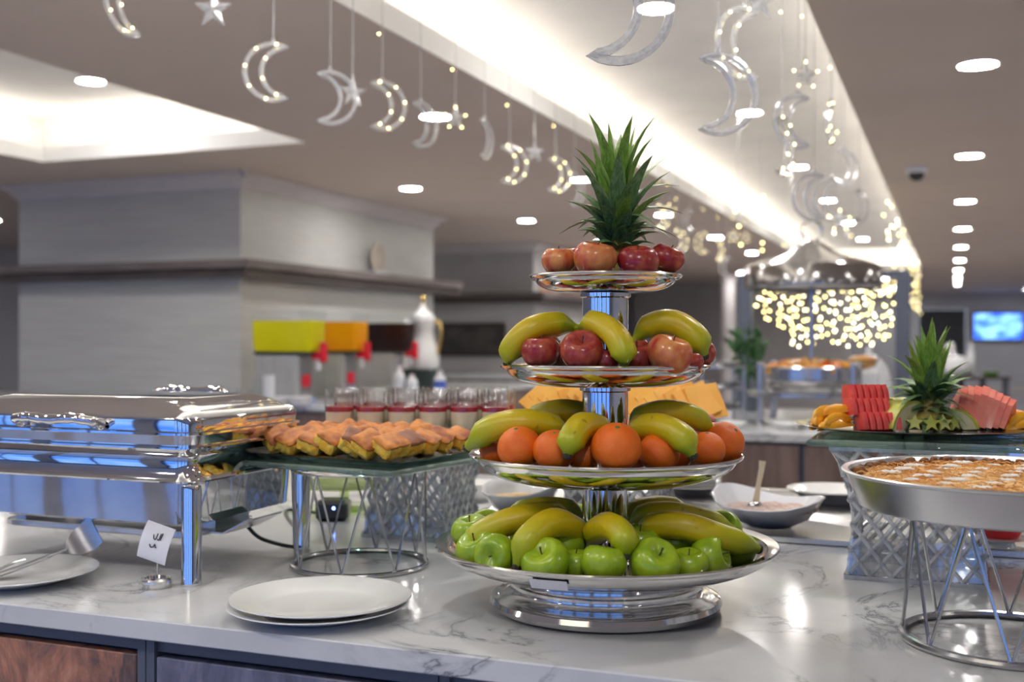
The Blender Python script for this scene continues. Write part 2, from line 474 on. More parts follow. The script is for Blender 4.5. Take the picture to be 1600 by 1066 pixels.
for x, y in ((-1.6, 28.8), (1.6, 28.4), (-3.4, 19.5), (-3.4, 25.), (-1.2, 22.5), (-1.2, 26.5), (-7.5, 11.5), (-7.5, 15.), (-3.0, 1.5), (-5.5, .5), (-3.5, -2), (-7.5, 2.5), (-7.6, 5.2), (-8.6, 8.2), (-6.5, -2)):  # extra lamps; those near the far wall are added to brighten that end
    downlight(x, y, CEIL, 'unseen round ceiling downlight added right of view to brighten the room', 'round recessed downlights')

# security camera dome
q = P(1432, 262, 7.5)
t = thing('security_camera', 'small dark dome security camera on the ceiling', 'camera', (q.x, q.y, CEIL))
MB().lathe([(.07, 0), (.07, -.025), (.062, -.04), (.001, -.04)], 24).build('base', M_SILVERP, t)
MB().lathe([(.05, -.04), (.048, -.06), (.035, -.082), (.015, -.09), (.001, -.092)], 24).build('dome', M_BLACK, t)
# sprinkler heads by the square cove
for px, py, lab in ((380, 266, 'small sprinkler head above the corner of the pale pier'),):
    q = P(px, py, (CEIL - CAMZ) * F / (530 - py))
    t = thing('sprinkler_head', lab, 'sprinkler', (q.x, q.y, CEIL))
    MB().lathe([(.035, 0), (.03, -.008), (.012, -.01), (.01, -.035), (.001, -.035)], 16).build('rose', M_STEEL, t)
    MB().lathe([(.001, -.035), (.022, -.037), (.022, -.041), (.001, -.041)], 16).build('deflector', M_STEEL, t)

# television
q = P(1559, 510, onY(1559, YF)); tv = thing('television', 'wall television with a bright blue screen on the far wall', 'television', (q.x, YF - .08, q.z))
MB().rbox(1.16, .05, .70, .01, z=-.35).build('casing', M_BLACK, tv)
M_SCREEN = emis('blue_screen', (.02, .09, .85), 1.5, c2=(.22, .50, 1.0), scale=2.6, stretch=(1, 1, 2.0))
MB().bbox(-.54, .54, -.032, -.026, -.31, .31).build('screen', M_SCREEN, tv)
MB().bbox(-.1, .1, .025, .078, -.1, .1).build('bracket', M_BLACK, tv)

# dark menu board and the small picture on the grey pier
q0 = P(688, 505, onY(688, QY0)); q1 = P(790, 557, onY(790, QY0))
t = thing('menu_board', 'dark framed board on the grey pier right of the coffee pot', 'board', ((q0.x + q1.x) / 2, QY0 - .003, q1.z))
w, h = q1.x - q0.x, q0.z - q1.z
M_FRAME = mat('black_brown_frame', (.05, .04, .038), .4, scale=5)
M_BOARD = mat('dark_board', (.035, .033, .033), .5, c2=(.10, .09, .085), scale=4)
fr = MB().bbox(-w / 2, w / 2, -.04, 0, 0, .05).bbox(-w / 2, w / 2, -.04, 0, h - .05, h).bbox(-w / 2, -w / 2 + .05, -.04, 0, .05, h - .05).bbox(w / 2 - .05, w / 2, -.04, 0, .05, h - .05)
fr.build('frame', M_FRAME, t)
MB().bbox(-w / 2 + .05, w / 2 - .05, -.018, 0, .05, h - .05).build('panel', M_BOARD, t)
M_PICT = mat('orange_picture_print', (.45, .12, .06), .5, c2=(.75, .50, .35), scale=2.5)
q0 = P(842, 445, onX(842, QX1)); q1 = P(905, 470, onX(905, QX1))
t = thing('wall_picture', 'orange and cream picture strip on the grey pier side', 'picture', (QX1 + .004, (q0.y + q1.y) / 2, 1.84))
MB().bbox(0, .02, -(q1.y - q0.y) / 2, (q1.y - q0.y) / 2, 0, .24).build('canvas', M_PICT, t)
MB().bbox(0, .026, -(q1.y - q0.y) / 2, (q1.y - q0.y) / 2, -.02, 0).build('frame', M_FRAME, t)
# round plaque on the pier shelf
q = P(590, 430, onX(590, PX1 + .07))
t = thing('round_plaque', 'round woven plaque on a small stand on the pier shelf', 'plaque', (PX1 + .075, q.y, 1.844))
M_WICK = mat('woven_straw', (.42, .36, .29), .7, c2=(.58, .52, .44), scale=30)
mb = MB().lathe([(.001, .008), (.10, .008), (.12, .004), (.125, 0), (.12, -.006), (.001, -.006)], 32)
mb.v = [(z, x, y + .145) for x, y, z in mb.v]
mb.build('disc', M_WICK, t)
MB().bbox(-.05, .05, -.09, .09, 0, .022).build('stand', M_SILVERP, t)

# ------------------------------------------------------------ front island: worktop and cabinet units
IY0, IY1, IX0, IX1 = 1.295, 3.05, -2.62, 1.28
TOP = .9
wt = MB().rbox(IX1 - IX0, IY1 - IY0, .03, .004, z=0, e=.002)
o = wt.build('worktop', M_MARBLE, None, ((IX0 + IX1) / 2, (IY0 + IY1) / 2, TOP - .03))
tag(o, 'pale grey veined quartz worktop of the front buffet island', 'worktop')
UW = .467; ux = -1.085 - 3 * UW
where = {2: 'copper rust cabinet unit under the chafing dish end of the worktop', 3: 'blue grey distressed cabinet unit below the two stacked white plates',
         4: 'distressed cabinet unit below the fruit stand'}
for k in range(8):
    x0 = ux + k * UW
    t = thing('island_cabinet', where.get(k, 'distressed cabinet unit further along the front island'), 'cabinet', (x0 + UW / 2, IY0 + .02, 0), 0, 'cabinet units of the front island')
    hw = UW / 2 - .001
    body = MB().bbox(-hw, hw, .022, 1.70, .08, TOP - .032).bbox(-hw, hw, .08, 1.66, 0, .08)
    body.build('carcass', M_CARC, t)
    MB().bbox(-hw, -hw + .014, -.002, .022, .08, TOP - .032).build('stile', M_CARC, t)
    MB().bbox(hw - .014, hw, -.002, .022, .08, TOP - .032).build('stile', M_CARC, t)
    MB().bbox(-hw + .014, hw - .014, .006, .022, TOP - .052, TOP - .032).build('rail', M_CARC, t)
    MB().rbox(2 * hw - .034, .02, TOP - .14, .003, z=.082, cy=.008).build('door', M_RUST if k % 2 == 0 else M_RUSTB, t)
# ------------------------------------------------------------ four-tier fruit stand
SD = 1.68
SC = P(945.5, 530, SD); SC.z = TOP
stand = thing('fruit_stand', 'four-tier polished steel fruit stand on the front island', 'fruit stand', SC, YAW)
MB().lathe([(.001, .002), (.160, .0), (.170, .004), (.173, .011), (.170, .018), (.163, .021), (.155, .0215), (.147, .0235), (.141, .027), (.1385, .031), (.1385, .034), (.142, .0355), (.142, .039), (.137, .0405), (.1345, .046), (.1335, .0575), (.12, .0575), (.001, .0575)], 72).build('base', M_STAND, stand)
def bowl(r, zr, zb, rb, name='bowl', lip=.009):
    pr = [(.001, zb), (rb * .6, zb - .001), (rb, zb + .001)]
    n = 8
    for i in range(1, n + 1):
        u = i / n
        pr.append((rb + (r - lip - rb) * math.sin(u * math.pi / 2) ** .92, zb + (zr - zb - .004) * (1 - math.cos(u * math.pi / 2)) ** .9))
    pr += [(r - .004, zr - .005), (r - .001, zr - .003), (r, zr), (r - .002, zr + .002), (r - lip, zr + .001)]
    m = len(pr)
    inner = []
    for i in range(n, -1, -1):
        u = i / n
        inner.append((rb - .004 + (r - lip - .004 - rb) * math.sin(u * math.pi / 2) ** .92, zb + .005 + (zr - zb - .006) * (1 - math.cos(u * math.pi / 2)) ** .9))
    pr += inner + [(.001, zb + .005)]
    return MB().lathe(pr, 80).build('bowl', M_STAND, stand)
TIERS = [(.256, .996, .957, .133), (.2045, 1.128, 1.088, .105), (.158, 1.261, 1.230, .085), (.1147, 1.394, 1.370, .06)]
for r, zr, zb, rb in TIERS: bowl(r, zr - TOP, zb - TOP, rb)
for (a, b) in ((.960, 1.088), (1.093, 1.229), (1.235, 1.369)):
    MB().lathe([(.001, a - TOP), (.040, a - TOP), (.040, a - TOP + .006), (.0345, a - TOP + .008), (.0345, b - TOP - .008), (.038, b - TOP - .006), (.038, b - TOP - .0005), (.001, b - TOP - .0005)], 40).build('column', M_CHROME, stand)
# small paper label under the lowest rim
pts0, pts1 = [], []
for k in range(7):
    a = R(-118 + k * 2.0)
    pts0.append((.2525 * math.cos(a), .2525 * math.sin(a), .0885)); pts1.append((.243 * math.cos(a), .243 * math.sin(a), .0745))
MB().loft([pts1, pts0], False, False, closed=False).build('paper_label', M_PORC, stand)

# fruit materials
M_GAPPLE = mat('green_apple_skin', (.25, .41, .010), .28, c2=(.40, .54, .022), scale=1.6, coat=.1, rnd=True)
M_RAPPLE = mat('red_apple_skin', (.30, .018, .022), .26, c2=(.58, .13, .05), scale=1.5, lo=.42, hi=.74, coat=.1, rnd=True, stretch=(1, 1, .5), detail=5)
M_PAPPLE = mat('peach_red_apple_skin', (.50, .05, .03), .26, c2=(.78, .33, .09), scale=1.2, lo=.36, hi=.66, coat=.1, rnd=True, stretch=(1, 1, .5), detail=5)
M_ORANGE = mat('orange_peel', (.86, .14, .004), .38, c2=(.92, .19, .008), scale=1.5, bump=.25, bscale=22, bdist=.02, coat=.0, rnd=True)
M_STEM = mat('fruit_stem', (.10, .065, .03), .7, scale=30)
M_CALYX = mat('orange_calyx', (.12, .16, .04), .7, scale=40)
def banana_mat():
    m, nt, bs, out = nodes('banana_skin')
    at = nt.nodes.new('ShaderNodeAttribute'); at.attribute_name = 'along'
    n = noise_tex(nt, 18, 3.0, rnd=True)
    ad = nd(nt, 'ShaderNodeMath', operation='MULTIPLY_ADD'); ad.inputs[1].default_value = .35
    nt.links.new(n.outputs['Fac'], ad.inputs[0]); nt.links.new(at.outputs['Fac'], ad.inputs[2])
    r = ramp(nt, ad.outputs[0], [(.14, (.29, .40, .008)), (.34, (.46, .47, .008)), (.62, (.66, .47, .008)), (.92, (.60, .46, .008)), (1.0, (.40, .44, .01))])
    sp = noise_tex(nt, 55, 2.0, rnd=True)
    sr = ramp(nt, sp.outputs['Fac'], [(.69, (0, 0, 0)), (.76, (1, 1, 1))])
    mx = nd(nt, 'ShaderNodeMixRGB'); mx.inputs[2].default_value = (.20, .13, .03, 1)
    mu = nd(nt, 'ShaderNodeMath', operation='MULTIPLY'); mu.inputs[1].default_value = .6
    nt.links.new(sr.outputs[0], mu.inputs[0]); nt.links.new(mu.outputs[0], mx.inputs[0]); nt.links.new(r.outputs[0], mx.inputs[1])
    nt.links.new(mx.outputs[0], bs.inputs['Base Color'])
    bs.inputs['Roughness'].default_value = .36
    return m
M_BANANA = banana_mat()
M_BTIP = mat('banana_tip', (.035, .028, .015), .7, scale=60)

def apple_mesh(m, name):
    pr = []
    for i in range(19):
        th = math.pi * i / 18
        z = -math.cos(th); r = math.sin(th)
        r2 = r * (1.0 + .07 * z)
        zz = z * .90
        if z > .55: zz -= .30 * ((z - .55) / .45) ** 2 * (1 - min(1, r / .62)) ** .7 * 1.5
        if z < -.6: zz += .16 * ((-z - .6) / .4) ** 2
        pr.append((max(r2, .004), zz))
    mb = MB().lathe(pr, 28)
    for i, (x, y, z) in enumerate(mb.v):
        a = math.atan2(y, x); k = 1 + .022 * math.cos(5 * a) * (-z) + .012 * math.sin(2 * a)
        mb.v[i] = (x * k, y * k, z)
    return mb.mesh(name, m, 80)
AM = {'g': apple_mesh(M_GAPPLE, 'skin'), 'r': apple_mesh(M_RAPPLE, 'skin'), 'p': apple_mesh(M_PAPPLE, 'skin')}
ASTEM = MB().tube([(0, 0, .50), (.02, .01, .68), (.06, .03, .84)], [.035, .03, .045], 6).mesh('stem', M_STEM)
ACAL = MB().ball((0, 0, -.76), (.09, .09, .05), 8, 5).mesh('calyx', M_STEM)
def apple(loc, r, kind, tilt, label, group):
    name = {'g': 'green_apple', 'r': 'red_apple', 'p': 'red_apple'}[kind]
    t = thing(name, label, 'apple', loc, 0, group)
    t.rotation_euler = tilt; t.scale = (r, r, r)
    link('skin', AM[kind], t); link('stem', ASTEM, t); link('calyx', ACAL, t)
    return t
def facing(lean, spin=0.0, side=0.0):       # tilt of an apple: lean the stem towards the camera, side = roll to the right
    return (Matrix.Rotation(YAW, 3, 'Z') @ Matrix.Rotation(R(lean), 3, 'X') @ Matrix.Rotation(R(side), 3, 'Y') @ Matrix.Rotation(R(spin), 3, 'Z')).to_euler()
OM = MB().ball((0, 0, 0), (1, 1, .95), 28, 18).mesh('peel', M_ORANGE)
OCAL = MB().lathe([(.001, .955), (.07, .953), (.10, .942), (.085, .94)], 8).mesh('calyx', M_CALYX)
def orange(loc, r, tilt, label, group):
    t = thing('orange', label, 'orange', loc, 0, group)
    t.rotation_euler = tilt; t.scale = (r, r, r)
    link('peel', OM, t); link('calyx', OCAL, t)
def banana(pts, r, label, group):
    # pts: blossom tip first, stem end last, in world space
    w = spline(pts, 18); org = w[len(w) // 2].copy()
    t = thing('banana', label, 'banana', org, 0, group)
    w = [p - org for p in w]
    m = len(w); rr, tt = [], []
    for i in range(m):
        u = i / (m - 1)
        k = min(1, (u / .16) ** .6 if u > 0 else 0) * min(1, ((1 - u) / .22) ** .75 if u < 1 else 0)
        rr.append(r * max(.34, k) * (1 + .0 * u)); tt.append(u + .001)
    mb = MB().tube(w, rr, 10, t=tt)
    # five soft ridges
    n = 10
    for i in range(m):
        c = w[i]
        for k in range(n):
            p = Vector(mb.v[i * n + k]); f = 1.045 if k % 2 == 0 else .955
            mb.v[i * n + k] = tuple(c + (p - c) * f)
    mb.build('skin', M_BANANA, t, ang=60)
    d0 = (w[0] - w[1]).normalized(); d1 = (w[-1] - w[-2]).normalized()
    MB().tube([w[0] - d0 * .001, w[0] + d0 * .003, w[0] + d0 * .006], [r * .36, r * .36, r * .26], 8).build('blossom_tip', M_BTIP, t)
    MB().tube([w[-1] - d1 * .004, w[-1] + d1 * .010, w[-1] + d1 * .018], [r * .36, r * .27, r * .32], 8, t=[1.0, 1.05, 1.1]).build('stem', M_BANANA, t)
def ban(lst, r, label, group):
    banana([P(px, py, SD + dy) for px, py, dy in lst], r, label, group)

g = 'bananas on the lowest tier'
ban([(722, 866, -.075), (757, 833, -.085), (808, 812, -.085), (862, 806, -.065), (900, 818, -.05)], .0195, 'yellow banana reaching furthest left over the lowest bowl', g)
ban([(808, 884, -.185), (826, 842, -.178), (862, 818, -.15), (897, 828, -.11), (916, 856, -.08)], .0200, 'green-yellow banana standing upright at front left of the lowest bowl', g)
ban([(977, 868, -.205), (974, 840, -.195), (956, 823, -.17), (932, 830, -.13), (920, 856, -.09)], .0190, 'short curved banana at the front centre of the lowest bowl', g)
ban([(1184, 858, -.085), (1132, 842, -.115), (1076, 824, -.12), (1024, 822, -.10), (988, 838, -.07)], .0200, 'long banana reaching furthest right over the lowest bowl', g)
ban([(1148, 830, .02), (1098, 812, -.02), (1046, 803, -.04), (1008, 808, -.05), (982, 826, -.055)], .0185, 'banana tucked behind the longest banana on the lowest tier', g)
ban([(790, 806, .07), (838, 795, .06), (880, 796, .05), (914, 808, .035)], .0185, 'banana at back left of the lowest bowl behind the column', g)
ban([(1078, 800, .09), (1035, 793, .075), (1000, 798, .06), (975, 810, .045)], .0180, 'banana at back right of the lowest bowl behind the column', g)
g = 'bananas on the orange tier'
ban([(731, 699, -.045), (768, 671, -.075), (815, 661, -.085), (860, 668, -.07), (894, 688, -.05)], .0195, 'green-tipped banana reaching left past the rim of the orange tier', g)
ban([(822, 662, .06), (850, 648, .04), (884, 643, .03), (915, 650, .035), (930, 664, .045)], .0185, 'banana behind the column at left of the orange tier', g)
ban([(887, 711, -.182), (893, 686, -.176), (910, 667, -.15), (932, 668, -.11), (944, 688, -.08)], .0195, 'green banana with a dark tip at front centre of the oranges', g)
ban([(1082, 712, -.155), (1064, 683, -.15), (1032, 667, -.125), (1002, 670, -.09), (984, 690, -.06)], .0195, 'green banana with a dark tip right of the central orange', g)
ban([(1112, 672, -.02), (1082, 651, -.03), (1042, 643, -.035), (1004, 652, -.035), (984, 672, -.035)], .0180, 'banana arching behind at right of the orange tier', g)
g = 'bananas on the red apple tier'
ban([(793, 566, -.045), (802, 540, -.06), (830, 514, -.065), (868, 506, -.05), (904, 513, -.035)], .0185, 'green banana curling round the left of the red apple tier', g)
ban([(975, 570, -.142), (972, 546, -.140), (956, 519, -.125), (930, 505, -.09), (905, 512, -.05)], .0185, 'green banana bending down in the middle of the red apple tier', g)
ban([(1100, 556, -.058), (1086, 527, -.06), (1052, 505, -.05), (1016, 510, -.035), (988, 535, -.03)], .0190, 'green banana arching over the right of the red apple tier', g)

g = 'green apples on the lowest tier'
GA = [(853, 879, -.192, .0335, 35, 20, -20, 'green apple left of centre below the upright banana'), (943, 881, -.202, .0310, -8, 0, 8, 'small green apple at the very front centre of the lowest bowl'),
      (1022, 880, -.192, .0350, 40, 80, 20, 'largest green apple with its stem showing, right of centre in the lowest bowl'), (1076, 884, -.158, .0280, 10, 40, 0, 'green apple half hidden right of the largest one'),
      (1110, 870, -.128, .0320, 55, 10, 60, 'green apple with a dark stem hollow at right of the lowest bowl'), (775, 868, -.148, .0300, 85, 0, -25, 'green apple with its dimple facing forward beside the upright banana'),
      (747, 859, -.098, .0320, 20, 10, -20, 'pale green apple under the leftmost banana'), (737, 832, -.02, .0310, 10, 30, -10, 'green apple furthest back at left rim of the lowest bowl'),
      (900, 884, -.166, .0270, 0, 15, 0, 'yellow-green apple wedged between two front apples'), (1150, 858, -.055, .0310, 5, 60, 10, 'dark green apple beneath the tip of the longest banana')]
for px, py, dy, r, le, sp, si, lab in GA: apple(P(px, py, SD + dy), r, 'g', facing(le, sp, si), lab, g)
HG = ['green apple in shade below the arch of the upright banana', 'green apple glimpsed right of the short curved banana', 'green apple under the middle of the longest banana',
      'green apple under the root of the upright banana', 'green apple under the back right banana tip', 'green apple at the back right rim of the lowest bowl', 'green apple behind the column, right side, lowest bowl',
      'green apple behind the column, left side, lowest bowl', 'green apple at the back left rim under the rear banana', 'green apple behind the leftmost banana near the rim']
for k, (px, py, dy) in enumerate([(880, 852, -.11), (1000, 848, -.105), (1050, 846, -.08), (830, 845, -.06), (1128, 828, .05), (1090, 822, .12), (1000, 815, .17), (905, 815, .17), (820, 820, .13), (760, 826, .07)]):
    apple(P(px, py, SD + dy), .031, 'g', facing(10 * k % 50, 40 * k, 0), HG[k], g)
g = 'oranges on the second tier'
OR = [(963, 699, -.172, .0345, 30, 0, 'large orange at the very front of the second tier'), (812, 700, -.118, .0315, 20, -10, 'orange below the leftward banana on the second tier'),
      (866, 704, -.145, .0295, 25, 0, 'orange left of the front green banana'), (1030, 707, -.125, .0290, 10, 0, 'orange right of the large front orange'),
      (1104, 703, -.082, .0270, 15, 0, 'orange between the dark banana tip and the end orange'), (1131, 691, -.022, .0310, 40, 30, 'end orange with its stem button showing at the right rim'),
      (912, 711, -.135, .0240, 0, 0, 'small orange peeking between the front banana and large orange'), (776, 705, -.04, .0255, 0, 0, 'orange under the green tip at the left rim')]
for px, py, dy, r, le, si, lab in OR: orange(P(px, py, SD + dy), r, facing(le, 10, si), lab, g)
HO = ['orange behind the leftward banana on the second tier', 'orange at the back left of the second tier', 'orange behind the column, left side, second tier', 'orange behind the column, right side, second tier',
      'orange at the back right of the second tier', 'orange behind the end orange at the right rim', 'orange beneath the right dark-tipped banana', 'orange in front of the column behind the large orange', 'orange beneath the root of the leftward banana']
for k, (px, py, dy) in enumerate([(790, 690, .04), (845, 686, .10), (915, 684, .135), (990, 684, .135), (1058, 686, .10), (1110, 690, .045), (1050, 706, -.06), (985, 705, -.075), (850, 703, -.06)]):
    orange(P(px, py, SD + dy), .030, facing(20 * k, 0, 0), HO[k], g)
g = 'red apples on the third tier'
RA = [('r', 845, 550, -.085, .0285, 5, 0, 0, 'dark red apple at left of the third tier with its stem up'), ('r', 909, 549, -.118, .0310, 38, 30, 0, 'purple-red apple with its stem hollow facing forward on the third tier'),
      ('p', 1046, 554, -.108, .0330, 12, 60, 15, 'peach-coloured apple at right of the third tier'), ('r', 995, 557, -.085, .0265, 20, 90, 0, 'red apple right of the middle banana'),
      ('r', 1090, 553, -.022, .0270, 20, 10, 0, 'red apple under the right banana tip at the rim'), ('p', 873, 555, -.058, .0250, 0, 0, 0, 'orange-red apple squeezed between two dark red apples'),
      ('r', 948, 563, -.112, .0195, 0, 0, 0, 'small red apple behind the middle banana tip'), ('r', 1080, 566, -.085, .0180, 0, 0, 0, 'small red apple low between peach apple and rim')]
for kd, px, py, dy, r, le, sp, si, lab in RA: apple(P(px, py, SD + dy), r, kd, facing(le, sp, si), lab, g)
for k, (px, py, dy) in enumerate([(850, 546, .05), (905, 546, .10), (985, 546, .10), (1045, 546, .05)]):
    apple(P(px, py, SD + dy), .029, 'r', facing(0, 50 * k, 0), ('red apple behind the left banana on the third tier', 'red apple behind the column, left side, third tier', 'red apple behind the column, right side, third tier', 'red apple behind the right banana on the third tier')[k], g)
g = 'red apples on the top tier'
TA = [('p', 873, 408, -.045, .0255, 5, 60, 0, 'leftmost red apple on the top tier'), ('p', 930, 405, -.072, .0320, 10, 20, 10, 'big pink-red apple left of the crown on the top tier'),
      ('r', 997, 410, -.068, .0300, 15, 120, 0, 'deep red apple right of the crown on the top tier'), ('r', 1042, 405, -.015, .0270, 10, 10, 20, 'rightmost red apple on the top tier')]
for kd, px, py, dy, r, le, sp, si, lab in TA: apple(P(px, py, SD + dy), r, kd, facing(le, sp, si), lab, g)
for k, (px, py, dy) in enumerate([(905, 408, .045), (968, 407, .075), (1012, 409, .052)]):
    apple(P(px, py, SD + dy), .027, 'r', facing(0, 50 * k, 0), ('red apple behind the crown, left side, top tier', 'red apple directly behind the crown on the top tier', 'red apple behind the crown, right side, top tier')[k], g)

# ------------------------------------------------------------ pineapple crowns
M_LEAF = mat('pineapple_leaf', (.075, .17, .05), .4, c2=(.22, .34, .15), scale=9, stretch=(6, 6, 1), rnd=True)
M_LEAFB = mat('young_pineapple_leaf', (.14, .29, .035), .38, c2=(.30, .46, .09), scale=9, stretch=(6, 6, 1), rnd=True)
M_PINE = mat('pineapple_rind', (.20, .14, .03), .6, c2=(.45, .36, .06), scale=60, bump=.5, bscale=60)
def leaf_mesh(bend, m):
    # unit-length leaf growing up +Z, curling towards +X
    loops = []; n = 7
    for i in range(n + 1):
        u = i / n; a = bend * u * u
        cx, cz = u * math.sin(a * .6), u * math.cos(a * .6)
        w = .085 * (1 - u) ** .62 * (.72 + .9 * u * (1 - u)) * 1.25 + .001
        fold = .42
        loops.append([Vector((cx + w * fold, -w, cz)), Vector((cx, 0, cz)), Vector((cx + w * fold, w, cz)), Vector((cx - .012 * (1 - u) - .001, 0, cz))])
    return MB().loft(loops, True, True).mesh('leaf', m, 50)
LEAVES = [leaf_mesh(b, M_LEAF) for b in (.25, .7, 1.15)] + [leaf_mesh(b, M_LEAFB) for b in (.12, .35, .6)]
def crown_leaves(parent, z0, h, n, seed, wide=1.0):
    rnd = random.Random(seed)
    for i in range(n):
        u = (i + .5) / n                      # 0 = outermost and lowest
        low = u < .52; v = u / .52 if low else (u - .52) / .48
        ang = i * 2.39996 + rnd.uniform(-.2, .2)
        tilt = R(((66 - 24 * v) if low else (40 * (1 - v) ** 1.2 + 3)) * wide + rnd.uniform(-6, 6))
        ln = h * ((.20 + .12 * v) if low else (.40 + .26 * v)) * rnd.uniform(.9, 1.14)
        zz = z0 + h * ((.02 + .20 * v) if low else (.17 + .16 * v))
        lm = LEAVES[rnd.choice((0, 0, 1)) if low else (rnd.choice((0, 1, 0, 4)) if v < .5 else rnd.choice((3, 4, 3)))]
        rr = .012 * (1 - u) * h / .2
        o = link('leaf', lm, parent, (math.cos(ang) * rr, math.sin(ang) * rr, zz), Euler((0, tilt, ang)), ln)
        wd = .0145 / (.085 * ln) * rnd.uniform(.85, 1.15) * (.85 if low else 1.0)
        o.scale = (ln * wd, ln * wd, ln)
c = P(965, 530, SD + .005)
t = thing('pineapple', 'tall pineapple crown standing among red apples on the top tier', 'pineapple', (c.x, c.y, 1.3765), YAW)
MB().lathe([(.001, 0), (.026, 0), (.031, .012), (.030, .035), (.022, .05), (.012, .075), (.001, .12)], 20).build('body', M_PINE, t)
crown_leaves(t, .050, .210, 70, 5, 1.0)

# ------------------------------------------------------------ acrylic lattice risers and glass shelves
def riser(loc, rz, w, h, label, nd_=6, mat_=M_LATT):
    t = thing('acrylic_riser', label, 'riser', loc, rz, 'lattice acrylic risers')
    def hw(u):                                   # half width over height
        return w / 2 * (1.0 - .10 * math.sin(min(1, u / .62) * math.pi / 2) + .32 * max(0, (u - .35) / .65) ** 1.8)
    nz = 5
    for s in range(4):
        m = Matrix.Rotation(s * math.pi / 2, 4, 'Z')
        mb = MB()
        def pt(a, u): return m @ Vector((a * hw(u), -hw(u) + .004, u * h))
        step = 2.0 / nd_
        for i in range(-nz, nd_ + 1):
            for sg in (1, -1):
                run = []
                for k in range(nz * 2 + 1):
                    u = k / (nz * 2)
                    a = -1 + (i + k / 2) * step if sg > 0 else 1 - (i + k / 2) * step
                    if -1.001 <= a <= 1.001: run.append(pt(a * .985, .03 + u * .94))
                if len(run) > 1: mb.tube(run, .0040, 5)
        mb.build('lattice_panel', mat_, t, ang=30)
        mb = MB(); rnd = random.Random(s)
        for k in range(nz * 2 + 1):
            u = k / (nz * 2)
            if u > .75: continue
            for i in range(nd_ * 2 + 1):
                if (i + k) % 2: continue
                p = pt((-1 + i * step / 2) * .97, .03 + u * .94)
                mb.ball(p, .0062 + rnd.uniform(-.001, .001), 6, 4)
                if u < .45:
                    q = pt((-1 + (i + .5) * step / 2) * .95 if i < nd_ * 2 else .95, .05 + u * .94)
                    mb.ball(q, .0042, 6, 4)
        o = mb.build('crystal_beads', M_CRYS, t, ang=10); o['kind'] = 'stuff'
        b = MB().loft([[pt(-1, 0), pt(1, 0), pt(1, 0) + m @ Vector((0, .004, 0)), pt(-1, 0) + m @ Vector((0, .004, 0))],
                       [pt(-1, .30), pt(1, .30), pt(1, .30) + m @ Vector((0, .004, 0)), pt(-1, .30) + m @ Vector((0, .004, 0))]])
        b.build('lower_panel', M_CRYS, t)
    wt_ = hw(1) * 2
    MB().rbox(wt_, wt_, .007, .004, z=h - .007).build('top_rim', mat_, t)
    wb = hw(0) * 2
    lp = [rrect(wb + .004, wb + .004, .004, 0), rrect(wb + .004, wb + .004, .004, .007), rrect(wb - .014, wb - .014, .004, .007), rrect(wb - .014, wb - .014, .004, 0), rrect(wb + .004, wb + .004, .004, 0)]
    MB().loft(lp, False, False).build('base_rim', mat_, t)
    return t
def glass_sheet(loc, rz, w, d, th, label, seed):
    rnd = random.Random(seed); n = 14; lo = []
    per = []
    for (ax, ay, bx, by) in ((-1, -1, 1, -1), (1, -1, 1, 1), (1, 1, -1, 1), (-1, 1, -1, -1)):
        for k in range(n):
            u = k / n
            per.append(((ax + (bx - ax) * u) * w / 2, (ay + (by - ay) * u) * d / 2))
    def loop(ins, z, j):
        return [Vector((x * (1 - ins / w * 2) + rnd.uniform(-j, j), y * (1 - ins / d * 2) + rnd.uniform(-j, j), z)) for x, y in per]
    mb = MB().loft([loop(.004, 0, .001), loop(.0, th * .3, .002), loop(.001, th * .7, .002), loop(.005, th, .001)])
    o = mb.build('glass_shelf', M_GLASSG, None, loc, (0, 0, rz), ang=25)
    return tag(o, label, 'glass shelf')
def wire_stand(loc, rz, r, h, rt, n, label, wr=.0022, rr=.0045):
    t = thing('wire_stand', label, 'wire stand', loc, rz, 'zigzag wire stands')
    circ = lambda q, z, m=48: [(q * math.cos(2 * math.pi * k / m), q * math.sin(2 * math.pi * k / m), z) for k in range(m)]
    MB().tube(circ(r, rr), rr, 8, closed=True).build('base_ring', M_WIRE, t)
    MB().tube(circ(rt, h - .003), .003, 8, closed=True).build('top_ring', M_WIRE, t)
    for k in range(n):
        a0 = 2 * math.pi * k / n
        for s in (-1, 1):
            a1 = a0 + s * math.pi / n
            MB().tube([(r * math.cos(a0), r * math.sin(a0), rr), (rt * math.cos(a1), rt * math.sin(a1), h - .003)], wr, 6).build('wire', M_WIRE, t)
    return t

# cakes: wire stand, glass, black tray
GA_ = R(-9)
gc = Vector((-1.015, 1.80, 1.075))
wire_stand((-.975, 1.745, TOP), .25, .118, 1.075 - TOP, .118, 8, 'silver zigzag wire stand under the cake tray')
glass_sheet(gc, GA_, .395, .31, .010, 'green-edged glass shelf under the black cake tray', 3)
tr = thing('black_tray', 'rectangular black tray full of golden cake squares', 'tray', gc + Vector((-.005, .02, .0105)), GA_)
TW, TD = .375, .27
MB().loft([rrect(TW - .03, TD - .03, .008, 0), rrect(TW - .006, TD - .006, .01, .006), rrect(TW, TD, .012, .009), rrect(TW - .004, TD - .004, .011, .010), rrect(TW - .03, TD - .03, .008, .004)]).build('tray_body', M_BLACKTRAY, tr)
M_CRUMB = mat('yellow_cake_crumb', (.92, .48, .03), .8, c2=(.98, .68, .12), scale=60, bump=.7, bscale=140, rnd=True)
M_CRUST = mat('golden_crust', (.27, .055, .010), .55, c2=(.66, .24, .035), scale=26, lo=.36, hi=.58, bump=.3, bscale=90, rnd=True)
M_DCRUST = mat('dark_brown_crust', (.20, .065, .025), .5, c2=(.34, .12, .05), scale=28, bump=.3, bscale=90, rnd=True)
